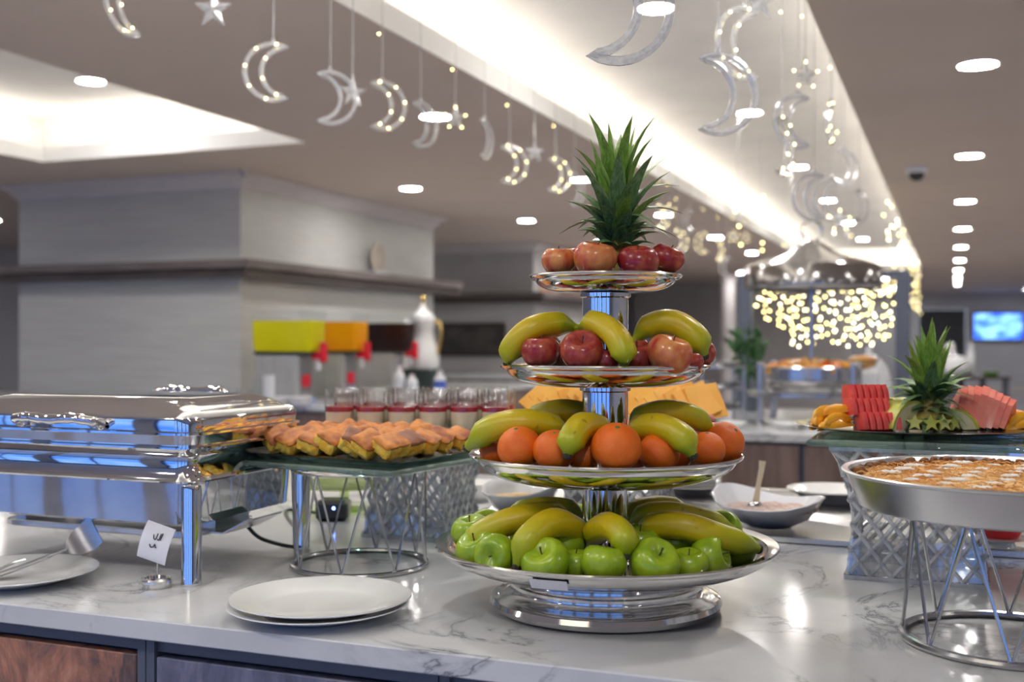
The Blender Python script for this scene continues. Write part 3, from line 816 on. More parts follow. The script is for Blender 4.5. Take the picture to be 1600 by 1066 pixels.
M_SPOT = mat('burnt_speck', (.10, .03, .01), .6, scale=40)
def dense(loop):
    out = []
    for i, p in enumerate(loop):
        q = loop[(i + 1) % len(loop)]; m = 6 if i % 3 == 2 else 1
        out += [p.lerp(q, k / m) for k in range(m)]
    return out
def cake_meshes(seed, dark):
    rnd = random.Random(seed)
    w, d, h = .044, .050, .026
    def lp(ww, dd, z, j): return [p + Vector((rnd.uniform(-j, j), rnd.uniform(-j, j), rnd.uniform(-j, j) * .7)) for p in dense(rrect(ww, dd, .005, z, 2))]
    cr = MB().loft([lp(w - .003, d - .003, 0, .0008), lp(w, d, .004, .0016), lp(w + .001, d + .001, h * .35, .0018), lp(w + .001, d + .001, h * .6, .0018), lp(w, d, h - .005, .0014)]).mesh('crumb', M_CRUMB, 30)
    tp = MB().loft([lp(w + .0010, d + .0010, h - .006, .0010), lp(w + .002, d + .002, h - .002, .0011), lp(w - .005, d - .005, h + .001, .0010), lp(w - .016, d - .016, h + .002, .0012), lp(w - .028, d - .028, h + .002, .0010)]).mesh('crust', M_DCRUST if dark else M_CRUST, 50)
    return cr, tp
CK = [cake_meshes(s, False) for s in range(4)] + [cake_meshes(9, True)]
rnd = random.Random(4)
m4 = Matrix.Translation(tr.location) @ Matrix.Rotation(GA_, 4, 'Z')
for row in range(5):
    for k in range(8):
        x = -.150 + k * .0425 + rnd.uniform(-.005, .005); y = -.100 + row * .050 + rnd.uniform(-.004, .004)
        dark = (row == 0 and k in (5,)) or (row == 1 and k == 7)
        lab = '%s cake square from the left in the %s row on the black tray' % (ORD[k], ('front', 'second', 'third', 'fourth', 'back')[row])
        if dark and row == 0: lab = 'dark brown cake square in the front row on the black tray'
        c = thing('cake_square', lab, 'cake', (0, 0, 0), 0, 'cake squares on the black tray')
        tl = R(rnd.uniform(14, 36)); sp = R(rnd.uniform(-24, 24))
        lean = Matrix.Rotation(tl, 4, 'Y') if k else Matrix.Rotation(R(9), 4, 'Y')
        fw = Matrix.Rotation(R(rnd.uniform(4, 20)), 4, 'X')
        z = .005 + .026 * math.sin(abs(tl)) * (.85 if k else .55) + .0075
        mm = m4 @ Matrix.Translation((x, y, z)) @ Matrix.Rotation(sp, 4, 'Z') @ fw @ lean
        c.matrix_world = mm
        a, b = CK[4] if dark else CK[rnd.randrange(4)]
        link('crumb', a, c); link('crust', b, c)

# glasses of layered dessert on a riser behind the cakes
rl = Vector((-1.02, 2.09, TOP))
riser(rl, 0, .185, .20, 'clear lattice acrylic riser under the dessert glasses')
gs = Vector((-1.03, 2.12, TOP + .2005))
GROT = R(20)
glass_sheet(gs, GROT, .40, .24, .010, 'glass shelf under the layered dessert glasses', 8)
M_CREAM = mat('cream_pudding', (.80, .66, .48), .5, c2=(.86, .74, .58), scale=20)
M_JELLY = mat('red_fruit_jelly', (.36, .015, .03), .15, c2=(.50, .04, .06), scale=20, coat=.5)
gl_m = MB().lathe([(.001, 0), (.025, 0), (.027, .002), (.0285, .02), (.030, .086), (.0293, .087), (.0285, .086), (.027, .008), (.001, .007)], 28).mesh('glass', M_GLASS)
cr_m = MB().lathe([(.001, .0075), (.0268, .0078), (.0277, .030), (.0279, .042), (.001, .042)], 24).mesh('cream_layer', M_CREAM)
je_m = MB().lathe([(.001, .0422), (.0279, .0422), (.0281, .052), (.027, .0525), (.001, .0525)], 24).mesh('jelly_layer', M_JELLY)
mg = Matrix.Translation(gs + Vector((0, 0, .0105))) @ Matrix.Rotation(GROT, 4, 'Z')
for row in range(3):
    for k in range(6):
        q = mg @ Vector((-.166 + k * .0635 + (.014 if row % 2 else 0) - .004 * row, -.078 + row * .070, 0))
        c = thing('dessert_glass', '%s dessert glass from the left in the %s row behind the cakes' % (ORD[k], ('front', 'middle', 'back')[row]), 'dessert glass', q, 0, 'glasses of layered pudding')
        link('glass', gl_m, c); link('cream_layer', cr_m, c); link('jelly_layer', je_m, c)

# ------------------------------------------------------------ chafing dish
M_CHAF = mat('mirror_steel', (.78, .79, .81), .035, 1.0, c2=(.82, .83, .85), scale=2, bump=.02, bscale=5, bdist=.02)
CX0, CX1, CY0, CY1 = -1.678, -1.152, 1.505, 1.835
cc = Vector(((CX0 + CX1) / 2, (CY0 + CY1) / 2, TOP))
W, D = CX1 - CX0, CY1 - CY0
ch = thing('chafing_dish', 'large mirror-steel chafing dish with closed lid at the left', 'chafing dish', cc)
for sx in (-1, 1):
    for sy in (-1, 1):
        lg = MB().lathe([(.001, .0), (.0165, .0), (.0175, .003), (.0165, .006), (.0165, .155), (.0150, .162), (.001, .1635)], 24).build('leg', M_CHAF, ch, (sx * W / 2, sy * D / 2, 0))
def rl_(w, d, r, z): return rrect(w, d, r, z, 6)
MB().loft([rl_(W - .05, D - .05, .03, .088), rl_(W - .022, D - .022, .03, .094), rl_(W - .014, D - .014, .03, .165)], True, False).build('lower_housing', M_CHAF, ch)
MB().loft([rl_(W - .014, D - .014, .03, .163), rl_(W + .012, D + .012, .036, .164), rl_(W + .016, D + .016, .038, .167), rl_(W + .012, D + .012, .036, .170), rl_(W - .012, D - .012, .03, .171)], False, False).build('frame_rail', M_CHAF, ch)
MB().loft([rl_(W - .016, D - .016, .03, .170), rl_(W - .030, D - .030, .03, .190), rl_(W - .026, D - .026, .03, .205), rl_(W + .006, D + .006, .036, .218), rl_(W + .018, D + .018, .04, .220), rl_(W + .018, D + .018, .04, .2225), rl_(W, D, .034, .2245)], False, False).build('water_pan', M_CHAF, ch)
MB().loft([rl_(W + .002, D + .002, .034, .2222), rl_(W + .008, D + .008, .036, .241), rl_(W + .018, D + .018, .04, .2425), rl_(W + .018, D + .018, .04, .246), rl_(W + .004, D + .004, .036, .2475)], False, False).build('food_pan_rim', M_CHAF, ch)
li = MB()
ll = [rl_(W + .004, D + .004, .034, .2465), rl_(W + .006, D + .006, .036, .266), rl_(W + .004, D + .004, .036, .270), rl_(W - .006, D - .006, .036, .2745)]
for k in range(1, 9):
    u = k / 8; ins = .012 + .30 * D * 1.55 * u ** 1.15
    ll.append(rl_(W - .006 - ins, D - .006 - ins * .92, max(.036 * (1 - u * .6), .01), .2745 + .0265 * math.sin(u * math.pi / 2)))
li.loft(ll, False, True)
lid = li.build('lid', M_CHAF, ch, ang=30)
for sy, zz in ((-1, .258), (1, .288)):
    y0 = sy * (D / 2 + (.006 if sy < 0 else -.012))
    hp = [(-.085, y0, zz - (.003 if sy < 0 else .016)), (-.080, y0 + sy * .022, zz + .006), (-.045, y0 + sy * .030, zz + .010), (0, y0 + sy * .031, zz + .007), (.045, y0 + sy * .030, zz + .010), (.080, y0 + sy * .022, zz + .006), (.085, y0, zz - (.003 if sy < 0 else .016))]
    sp = spline(hp, 30)
    rr = [.0075 + .0018 * abs(math.sin(i * .9)) for i in range(len(sp))]
    MB().tube(sp, rr, 10).build('handle', M_CHROME, lid)
# heating plate slung below
MB().rbox(W * .80, D * .62, .012, .03, z=.060).build('heating_plate', M_STEEL, ch)
for sx in (-1, 1):
    MB().bbox(sx * W * .405 - .012, sx * W * .405 + .012, -.05, .05, .0625, .089, Matrix.Identity(4)).build('hanger', M_STEEL, ch)
pl = [(W * .40, -.06, .064), (W * .47, -.06, .064), (W * .56, -.06, .088)]
MB().loft([[Vector(p) for p in pl] + [Vector((p[0], p[1], p[2] + .003)) for p in reversed(pl)], [Vector((p[0], .05, p[2])) for p in pl] + [Vector((p[0], .05, p[2] + .003)) for p in reversed(pl)]]).build('drip_tab', M_STEEL, ch)

# power brick and cord
q = G(521, 812, TOP)
pb = thing('power_brick', 'black power brick with a tiny blue light behind the wire stand', 'power brick', q, YAW)
MB().rbox(.072, .07, .046, .014, z=.0, e=.008).build('case', M_BLACK, pb)
M_LED = emis('blue_led', (.1, .2, 1.0), 20)
MB().ball((.006, -.0345, .030), .003, 8, 6).build('led', M_LED, pb)
a = q + Vector((-.03, .0, .012))
e = cc + Vector((W * .36, .08, .064))
cordp = [e, e + Vector((.04, .01, -.035)), Vector((-1.16, 1.86, TOP + .004)), a + Vector((-.12, .04, -.008)), a]
o = MB().tube([Matrix.Rotation(-YAW, 3, 'Z') @ (p - q) for p in spline(cordp, 40)], .0035, 6).build('power_cord', M_BLACK, pb)

# sign holder
q = G(243, 917, TOP)
sg = thing('sign_holder', 'small card holder with a curved white label by the chafing dish leg', 'sign holder', q, YAW)
MB().lathe([(.001, 0), (.024, 0), (.026, .003), (.0262, .008), (.026, .012), (.023, .015), (.017, .0155), (.015, .0105), (.001, .0095)], 28).build('base', M_CHROME, sg)
MB().tube([(.003, 0, .0095), (.003, 0, .045), (.0015, -.002, .052)], .0014, 8).build('stem', M_WIRE, sg)
M_PAPER = mat('white_card', (.80, .80, .86), .6, scale=9)
M_INK = mat('dark_ink', (.05, .05, .06), .7, scale=30)
def card(u, v, off=0):                    # u across -1..1, v from the lower clip upwards 0..1
    a = R(-10 + 62 * v); rad = .056
    y = -.012 + rad * (1 - math.cos(a)) ; z = .050 + rad * math.sin(a) * 1.0
    p = Vector((u * .0225 - .004 + v * .012, y, z + .004 - u * .008))
    return p + Vector((0, -math.cos(a) * off, math.sin(a) * off))
lo = []
for v in range(9):
    lo.append([card(u / 4 - 1, v / 8, .0004) for u in range(9)] + [card(1 - u / 4, v / 8, -.0006) for u in range(9)])
MB().loft(lo).build('card', M_PAPER, sg)
MB().loft([[card(-1.03, 0, .0014), card(1.03, 0, .0014), card(1.03, 0, -.0014), card(-1.03, 0, -.0014)], [card(-1.03, .07, .0014), card(1.03, .07, .0014), card(1.03, .07, -.0014), card(-1.03, .07, -.0014)]]).build('clip', M_GLASS, sg)
def stroke(pts, name='print', w=.0009):
    MB().tube([card(u, v, .0012) for u, v in spline([Vector((a, b, 0)) for a, b in pts], 10) and [(p.x, p.y) for p in spline([Vector((a, b, 0)) for a, b in pts], 10)]], w, 5).build(name, M_INK, sg)
stroke([(-.22, .66), (-.12, .56), (0, .57), (.02, .72)]); stroke([(.10, .58), (.22, .57), (.24, .74)]); stroke([(.32, .57), (.34, .76)])
stroke([(-.30, .40), (-.18, .34), (-.02, .36)]); stroke([(-.02, .36), (.04, .44), (.12, .37), (.2, .38)])

# plates
def plate_prof(r, k=1.0):
    return [(.001, 0), (r * .55, 0), (r * .58, .002), (r * .62, .004), (r * .97, .0165 * k), (r, .0185 * k), (r * .995, .0200 * k), (r * .965, .0195 * k), (r * .66, .0085), (r * .60, .0062), (.001, .0058)]
PLM = MB().lathe(plate_prof(.131), 72).mesh('plate', M_PORC)
q = P(502, 530, 1.625); q.z = TOP
for k, lab in enumerate(('lower of two stacked white dinner plates at the front', 'upper of two stacked white dinner plates at the front')):
    o = link('dinner_plate', PLM, None, q + Vector((-.004 * (1 - k), -.003 * (1 - k), .0085 * k + .0003))); tag(o, lab, 'plate', 'white dinner plates')
q = G(24, 897, TOP + .012); q.z = TOP + .0003
o = link('dinner_plate', PLM, None, q); tag(o, 'white dinner plate under a serving spatula at the left edge', 'plate', 'white dinner plates')
# serving spatula resting on that plate
h0, h1, h2 = P(-30, 918, 1.80), P(95, 868, 1.88), P(112, 858, 1.90)
org = q + Vector((0, 0, .02))
sv = thing('serving_spatula', 'steel serving spatula lying across the left plate', 'spatula', org)
hp = [P(-60, 916, 1.80) - org, P(10, 894, 1.84) - org, P(70, 872, 1.885) - org, P(104, 858, 1.915) - org]
MB().tube(spline(hp, 14), [.0085] * 6 + [.007] * 5 + [.005] * 4, 10, flat=(1.3, .45)).build('handle', M_STEEL, sv)
wp = spline([P(-8, 893, 1.845) - org, P(20, 880, 1.865) - org, P(40, 874, 1.875) - org], 6)
MB().tube(wp, .0022, 6).build('wire_loop', M_STEEL, sv)
b0 = [P(104, 858, 1.915), P(120, 850, 1.93), P(138, 838, 1.94), P(150, 826, 1.945)]
lo = []
for i, p in enumerate(b0):
    wv = (.010, .024, .030, .030)[i]
    a = Vector((CA, SA, 0)) * wv * .4 + Vector((0, 0, -wv * .75))
    b = a * -1
    n = Vector((-SA, CA, .3)) * .0012
    lo.append([p - org + a - n, p - org + b - n, p - org + b + n, p - org + a + n])
MB().loft(lo).build('blade', M_STEEL, sv)
# ------------------------------------------------------------ shredded pastry tray on its wire stand
kc = P(1579, 530, 1.475); kc.z = TOP
KH = .175
wire_stand(kc, .75, .135, KH, .128, 8, 'silver zigzag wire stand under the round pastry tray', .0023, .0055)
kt = thing('pastry_tray', 'round aluminium tray of shredded pastry at the right front', 'pastry tray', (kc.x, kc.y, TOP + KH + .0005), YAW)
KR = .2145
MB().lathe([(.001, 0), (KR - .028, 0), (KR - .022, .003), (KR - .006, .044), (KR - .001, .0465), (KR, .0485), (KR - .002, .050), (KR - .009, .0485), (KR - .026, .004), (.001, .003)], 96).build('pan', M_ALU, kt)
M_KAD = mat('toasted_shredded_pastry', (.70, .33, .085), .65, c2=(.95, .60, .24), scale=34, lo=.36, hi=.62, bump=1.0, bscale=110, bdist=.008, detail=6)
M_KBURN = mat('dark_toasted_edge', (.12, .045, .015), .7, c2=(.34, .15, .05), scale=50, bump=1.0, bscale=110)
M_CREAMW = mat('white_coconut_cream', (.82, .76, .66), .7, c2=(.9, .87, .80), scale=60, bump=.6, bscale=160)
rnd = random.Random(21)
pr = [(.001, .043), (.05, .043), (.1, .0425), (.15, .042), (.18, .040), (.192, .036), (.197, .028), (.190, .008)]
mb = MB().lathe(pr, 72)
mb.v = [(x, y, z + (rnd.uniform(-.0016, .0016) if z > .03 else 0)) for x, y, z in mb.v]
ks = mb.build('pastry', M_KAD, kt, ang=70)
mb = MB()
for k in range(900):
    a = rnd.uniform(0, 2 * math.pi); q = .188 * math.sqrt(rnd.random()); b = rnd.uniform(0, math.pi)
    L = rnd.uniform(.006, .013); x, y = q * math.cos(a), q * math.sin(a)
    z = .0435 + rnd.uniform(0, .0015)
    dx, dy = L * math.cos(b), L * math.sin(b)
    mb.tube([(x - dx, y - dy, z - .001), (x, y, z + .0012), (x + dx, y + dy, z - .001)], .0007, 3, caps=False)
o = mb.build('pastry_shreds', M_KAD, kt); o['kind'] = 'stuff'
mb = MB()
for k in range(130):
    a = R(rnd.uniform(20, 160)); q = rnd.uniform(.186, .197)
    mb.ball((q * math.cos(a), q * math.sin(a), .040 + rnd.uniform(-.002, .004)), (rnd.uniform(.004, .009), rnd.uniform(.004, .007), rnd.uniform(.004, .007)), 6, 4)
o = mb.build('toasted_edge', M_KBURN, kt); o['kind'] = 'stuff'
dm = []
for s in range(3):
    r2 = random.Random(s)
    mb = MB().ball((0, 0, 0), (.017, .0095, .0035), 14, 6)
    mb.noise(.0010, s); dm.append(mb.mesh('cream_dollop', M_CREAMW, 80))
for i in range(-3, 4):
    for j in range(-4, 5):
        x, y = i * .056 + (j % 2) * .028, j * .040
        if x * x + y * y < .168 ** 2:
            link('cream_dollop', dm[(i * 7 + j) % 3], ks, (x + rnd.uniform(-.004, .004), y + rnd.uniform(-.004, .004), .0440), (0, 0, R(-28 + rnd.uniform(-10, 10))), rnd.uniform(.6, .95))

# ------------------------------------------------------------ fruit platter on the right riser
riser((-.056, 2.052, TOP), 0, .222, .222, 'large clear lattice acrylic riser under the fruit platter', 6)
glass_sheet((-.045, 2.065, TOP + .2225), 0, .36, .33, .012, 'green-edged glass shelf under the fruit platter', 5)
fc = P(1432, 530, 2.03); fc.z = TOP + .2355
fp = thing('fruit_platter', 'round black mirror platter carrying cut melon and mango', 'platter', fc, YAW)
FR = .212
mb = MB().lathe([(.001, 0), (FR * .6, 0), (FR * .82, .0025), (FR * .97, .0075), (FR, .0095), (FR * .985, .0105), (FR * .82, .0055), (.001, .003)], 96)
for i, (x, y, z) in enumerate(mb.v):
    a = math.atan2(y, x); q = math.hypot(x, y)
    if q > FR * .8: k = 1 + .012 * math.cos(16 * a); mb.v[i] = (x * k, y * k, z)
mb.build('dish', M_BLACKTRAY, fp)
fm = Matrix.Translation(fc + Vector((0, 0, .0))) @ Matrix.Rotation(YAW, 4, 'Z')
def fput(name, me, x, y, z, rot, label, cat, group, parts=()):
    o = link(name, me, None)
    o.matrix_world = fm @ Matrix.Translation((x, y, z)) @ Euler(rot).to_matrix().to_4x4()
    tag(o, label, cat, group)
    return o
M_MANGO = mat('mango_flesh', (.86, .34, .006), .3, c2=(.93, .46, .015), scale=20, coat=.3, rnd=True)
M_MELON = mat('watermelon_flesh', (.74, .055, .05), .4, c2=(.86, .11, .09), scale=40, coat=.05, rnd=True, bump=.2, bscale=120)
M_MELONP = mat('pale_watermelon_flesh', (.80, .14, .09), .4, c2=(.88, .24, .15), scale=30, coat=.05, rnd=True, bump=.2, bscale=120)
M_HONEY = mat('honeydew_flesh', (.74, .66, .32), .35, c2=(.82, .76, .48), scale=12, coat=.3)
M_HPEEL = mat('honeydew_peel', (.45, .48, .04), .4, c2=(.55, .56, .10), scale=20)
M_STARF = mat('star_fruit', (.42, .48, .05), .35, c2=(.56, .58, .12), scale=20)
M_SEED = mat('melon_seed', (.03, .015, .01), .4, scale=50)
def wedge(L, w, h, n=10):          # crescent slice lying along X
    lo = []
    for i in range(n + 1):
        u = i / n * 2 - 1; k = math.sqrt(max(0, 1 - u * u)) * .95 + .05
        x = u * L / 2; bow = -w * .5 * (u * u)
        lo.append([Vector((x, bow - w / 2 * k, 0)), Vector((x, bow - w / 2 * k * .8, h * k * .6)), Vector((x, bow, h * k)), Vector((x, bow + w / 2 * k * .8, h * k * .6)), Vector((x, bow + w / 2 * k, 0))])
    return MB().loft(lo)
mgm = wedge(.060, .024, .016).mesh('mango_slice', M_MANGO, 60)
def mango_heap(cx, cy, lst, side):
    for k, (x, y, z, yaw, roll) in enumerate(lst):
        fput('mango_slice', mgm, cx + x, cy + y, .006 + z, (R(roll), R(-8), R(yaw)), '%s mango slice from the bottom in the heap at the platter\'s %s end' % (ORD[k], side), 'mango slice', 'mango slices on the platter')
ML = [(-.005, -.030, 0, 5, 0), (.010, -.012, 0, -10, 0), (-.018, .004, .0, 30, 0), (.004, -.022, .012, 18, 12), (-.020, -.010, .012, 40, 10), (.006, .008, .014, -6, 0), (-.012, -.004, .024, 24, 10), (.010, -.006, .026, 4, 0)]
mango_heap(-.162, -.012, ML, 'left')
mango_heap(.166, -.010, ML[:6], 'right')
def block(w, d, h, j, top):
    r2 = random.Random(int(w * 1e4 + h * 1e5))
    return MB().loft([rrect(w, d, .002, 0, 2), rrect(w, d * .97, .003, h * .6, 2), rrect(w * .96, d * top, .003, h, 2)])
wm = block(.0098, .060, .030, 0, .72).mesh('watermelon_slice', M_MELON, 40)
n = 0
for tier in range(3):
    for k in range(6):
        o = fput('watermelon_slice', wm, -.114 + k * .0115 + (-.002, -.014, -.008)[tier], -.052 + tier * .024, .005 + tier * .0235, (R(-4), R(-5), R(2)),
                 '%s watermelon slice from the left in the %s layer at left of the platter' % (ORD[k], ('bottom front', 'middle', 'top')[tier]), 'watermelon slice', 'small watermelon slices')
big = MB().loft([[Vector((-.006, -.045, 0)), Vector((-.006, .045, 0)), Vector((-.006, .030, .048)), Vector((-.006, -.006, .076)), Vector((-.006, -.030, .060))],
                 [Vector((.006, -.045, 0)), Vector((.006, .045, 0)), Vector((.006, .030, .048)), Vector((.006, -.006, .076)), Vector((.006, -.030, .060))]]).mesh('watermelon_slice', M_MELONP, 30)
for k in range(8):
    o = fput('watermelon_slice', big, .062 + k * .0122, -.004 - k * .0035, .0065, (R(-3), R(16), R(-12 - 3 * k)), '%s tall watermelon slice from the crown in the fan at right' % ORD[k], 'watermelon slice', 'tall watermelon slices in the fan')
    o.scale = (1, 1, 1 - max(0, k - 3) * .075)
def honey(x, y, rz, label, sc=1):
    o = thing('honeydew_wedge', label, 'melon wedge', fm @ Vector((x, y, .005)), YAW + rz, 'honeydew wedges beside the crown')
    lo, pe = [], []
    for i in range(13):
        a = R(-70 + i * 140 / 12)
        y0, z0 = math.sin(a), math.cos(a)
        lo.append([Vector((s, y0 * q, max(0.0, z0 * q - .018) )) for s, q in ((-.016, .058), (.016, .058), (.013, .028), (-.013, .028))])
        pe.append([Vector((s, y0 * q, max(0.0, z0 * q - .018) )) for s, q in ((-.0165, .0625), (.0165, .0625), (.0162, .0582), (-.0162, .0582))])
    f = MB().loft(lo).build('flesh', M_HONEY, o); p = MB().loft(pe).build('peel', M_HPEEL, o)
    o.scale = (sc * 1.2, sc, sc * 1.15)
honey(-.034, -.040, R(-58), 'honeydew wedge between small watermelon slices and the crown')
honey(-.018, .055, R(25), 'honeydew wedge behind the pineapple crown')
honey(.052, -.040, R(62), 'honeydew wedge beside the tall watermelon fan', .72)
sf = MB()
pts = [(math.cos(R(90 + 36 * k)) * (.016 if k % 2 == 0 else .007), math.sin(R(90 + 36 * k)) * (.016 if k % 2 == 0 else .007)) for k in range(10)]
sf.loft([[Vector((x, 0, z)) for x, z in pts], [Vector((x, .006, z)) for x, z in pts]])
sfm = sf.mesh('star_fruit_slice', M_STARF, 30)
for k, (x, y, rz) in enumerate([(-.030, -.075, -25), (-.004, -.083, -5), (.020, -.080, 10), (.042, -.070, 30)]):
    fput('star_fruit_slice', sfm, x, y, .0185, (R(-18), 0, R(rz)), '%s star fruit slice from the left at the foot of the crown' % ORD[k], 'star fruit', 'star fruit slices')
pt_ = thing('pineapple', 'pineapple crown standing in the middle of the fruit platter', 'pineapple', fm @ Vector((.010, -.032, .0045)), YAW)
MB().lathe([(.001, 0), (.034, 0), (.040, .01), (.034, .024), (.02, .05), (.012, .08), (.001, .11)], 20).build('body', M_PINE, pt_)
crown_leaves(pt_, .014, .178, 72, 17, 1.08)

# ------------------------------------------------------------ steel cold tray with bowls behind the fruit stand
ct = thing('cold_tray', 'long shallow stainless tray behind the fruit stand', 'tray', (-.42, 2.585, TOP), 0)
w, d = 1.16, .70
MB().loft([rrect(w - .01, d - .01, .01, 0), rrect(w, d, .012, .002), rrect(w, d, .012, .012), rrect(w - .03, d - .03, .01, .0125), rrect(w - .05, d - .05, .01, .004)]).build('tray_body', M_STEEL, ct)
M_SALAD = mat('pink_salad', (.50, .30, .26), .5, c2=(.74, .60, .52), scale=80, bump=1.0, bscale=140, bdist=.006)
M_YSAL = mat('yellow_orange_salad', (.80, .45, .12), .5, c2=(.85, .68, .42), scale=60, bump=1.0, bscale=120, bdist=.006)
M_RIBW = mat('ribbed_white_porcelain', (.76, .78, .83), .14, scale=4, coat=.5)
def organic_bowl(name, loc, rz, rx, ry, h, label, food, fm_, peak=.03):
    t = thing(name, label, 'bowl', loc, rz)
    n = 64; loops = []
    def rim(a): return peak * max(0, math.cos(a - R(130))) ** 3 + .018 * max(0, math.cos(a + R(20))) ** 2
    for q, zz in ((.001, 0), (.42, 0), (.50, .006), (.72, .35), (.92, .80), (1.0, 1.0), (.985, 1.03), (.95, .99), (.70, .42), (.45, .10), (.001, .09)):
        l = []
        for k in range(n):
            a = 2 * math.pi * k / n
            rib = 1 + (.012 * math.cos(16 * a + q * 5) if q > .5 else 0)
            z = (h + (rim(a) if zz > .7 else rim(a) * zz)) * zz if zz > .02 else zz
            ext = 1 + .12 * max(0, math.cos(a - R(130))) ** 2 * zz
            l.append(Vector((rx * q * rib * ext * math.cos(a), ry * q * rib * ext * math.sin(a), z)))
        loops.append(l)
    MB().loft(loops, True, True).build('bowl_body', M_RIBW, t, ang=60)
    rnd = random.Random(3)
    mb = MB().lathe([(.90, .0), (.75, .05), (.5, .12), (.25, .15), (.001, .16)], 36)
    mb.v = [(x * rx, y * ry, h * .80 + z * h * .6 + rnd.uniform(-.0025, .0025)) for x, y, z in mb.v]
    o = mb.build(fm_, food, t, ang=60); o['kind'] = 'stuff'
    return t
b1 = P(1203, 530, 2.36); b1.z = TOP + .0065
organic_bowl('salad_bowl', b1, YAW, .112, .112, .046, 'ribbed white bowl of pink creamy salad with a spoon', M_SALAD, 'salad')
sp = thing('serving_spoon', 'serving spoon with a pale wooden handle standing in the pink salad', 'spoon', b1 + Vector((-.02, .0, .05)), YAW)
MB().tube([(-.01, 0, -.005), (-.004, 0, .035), (.004, .004, .07), (.006, .006, .085)], [.008, .005, .006, .0075], 10).build('handle', mat('pale_wood', (.72, .62, .42), .5, c2=(.8, .72, .54), scale=20, stretch=(6, 6, 1)), sp)
MB().ball((-.012, 0, -.010), (.018, .012, .012), 14, 8).build('spoon_bowl', M_STEEL, sp)
b2 = P(815, 530, 2.50); b2.z = TOP + .0065
organic_bowl('salad_bowl', b2, YAW, .085, .075, .050, 'white bowl of yellow salad behind the left of the fruit stand', M_YSAL, 'salad', .02)
b3 = P(1300, 530, 2.72); b3.z = TOP + .0045
mbp = MB().lathe([(r * .82, z * 1.7 if i > 2 else z) for i, (r, z) in enumerate(plate_prof(.131))], 56).mesh('plate', M_PORC)
o = link('side_plate', mbp, None, Vector((b3.x, b3.y, TOP + .0045))); tag(o, 'white plate on the steel tray right of the salad bowl', 'plate')
for k in range(5):
    q = P(1080, 530, 2.86); o = link('side_plate', mbp, None, (q.x, q.y, TOP + .0045 + k * .0085)); o.scale = (.72, .72, .72)
    tag(o, '%s plate from the bottom in the stack right of the column' % ORD[k], 'plate', 'stacked plates behind the fruit stand')
# small white bowl and folded napkin by the left riser
q = P(745, 530, 2.78); 
o = MB().lathe([(.001, 0), (.03, 0), (.05, .02), (.062, .045), (.059, .046), (.047, .022), (.001, .008)], 36).build('small_bowl', M_PORC, None, (q.x, q.y, TOP)); tag(o, 'small white bowl behind the dessert riser', 'bowl')
q = P(538, 530, 2.62)
o = MB().lathe([(.001, 0), (.045, 0), (.045, .004), (.012, .008), (.010, .050), (.03, .056), (.12, .060), (.122, .063), (.001, .062)], 40).build('glass_rim_disc', clear('lime_glass', (.80, .92, .60), .03, white=.12, wcol=(.6, .8, .3)), None, (q.x, q.y, TOP)); tag(o, 'made-up pale green disc standing in for the glass rim under the cake shelf', 'glass rim stand-in')  # made-up disc standing in for the green arc of a glass shelf rim
# red bowl on a small stand behind the pastry tray
q = P(1562, 530, 2.12)
o = MB().lathe([(.001, 0), (.032, 0), (.036, .004), (.055, .05), (.060, .062), (.057, .063), (.034, .008), (.001, .007)], 36).build('red_bowl', mat('red_plastic', (.62, .01, .02), .25, scale=5, coat=.3), None, (q.x, q.y, TOP + .0265)); tag(o, 'red bowl behind the wire stand of the pastry tray', 'bowl')
o = MB().lathe([(.001, 0), (.05, 0), (.05, .004), (.03, .008), (.026, .018), (.04, .024), (.055, .0255), (.001, .026)], 36).build('bowl_pedestal', M_PORC, None, (q.x, q.y, TOP)); tag(o, 'short white pedestal under the red bowl', 'pedestal')

# cheese and cold cuts on the middle riser
rc = P(968, 530, 2.42); rc.z = TOP + .0045
riser(rc, 0, .21, .20, 'clear lattice acrylic riser behind the fruit stand')
cp = P(968, 530, 2.42); cp.z = TOP + .2055
o = MB().lathe([(.001, 0), (.15, 0), (.185, .006), (.20, .011), (.197, .0125), (.15, .004), (.001, .003)], 64).build('cheese_platter', M_PORC, None, cp); tag(o, 'white platter of cheese slices behind the second tier', 'platter')
M_CHEESE = mat('orange_cheese', (.86, .40, .05), .4, c2=(.93, .50, .09), scale=8, coat=.15, rnd=True)
M_HAM = mat('rolled_ham', (.46, .12, .10), .5, c2=(.68, .36, .32), scale=40, rnd=True)
che = MB().rbox(.080, .080, .0035, .002, z=-.00175, e=.0006).mesh('cheese_slice', M_CHEESE)
cm = Matrix.Translation(cp) @ Matrix.Rotation(YAW, 4, 'Z')
for side, xs0 in (('left', -.175), ('right', .03)):
    for k in range(8):
        x = xs0 + .012 + k * .0195
        o = link('cheese_slice', che, None)
        o.matrix_world = cm @ Matrix.Translation((x, -.055 + .006 * (k % 3), .062)) @ Matrix.Rotation(R(-26 + 11 * (k % 3) + k * 3), 4, 'Y') @ Matrix.Rotation(R(58), 4, 'X') @ Matrix.Rotation(R(12), 4, 'Y') @ Matrix.Rotation(R(45 if k % 3 == 2 else 22), 4, 'Z')
        tag(o, '%s orange cheese slice from the left in the %s-hand fan' % (ORD[k], side), 'cheese', 'orange cheese slices')
hr = MB().tube([(-.022, 0, 0), (-.008, .003, .004), (.008, -.003, .004), (.022, 0, 0)], [.010, .014, .013, .009], 10).mesh('ham_roll', M_HAM)
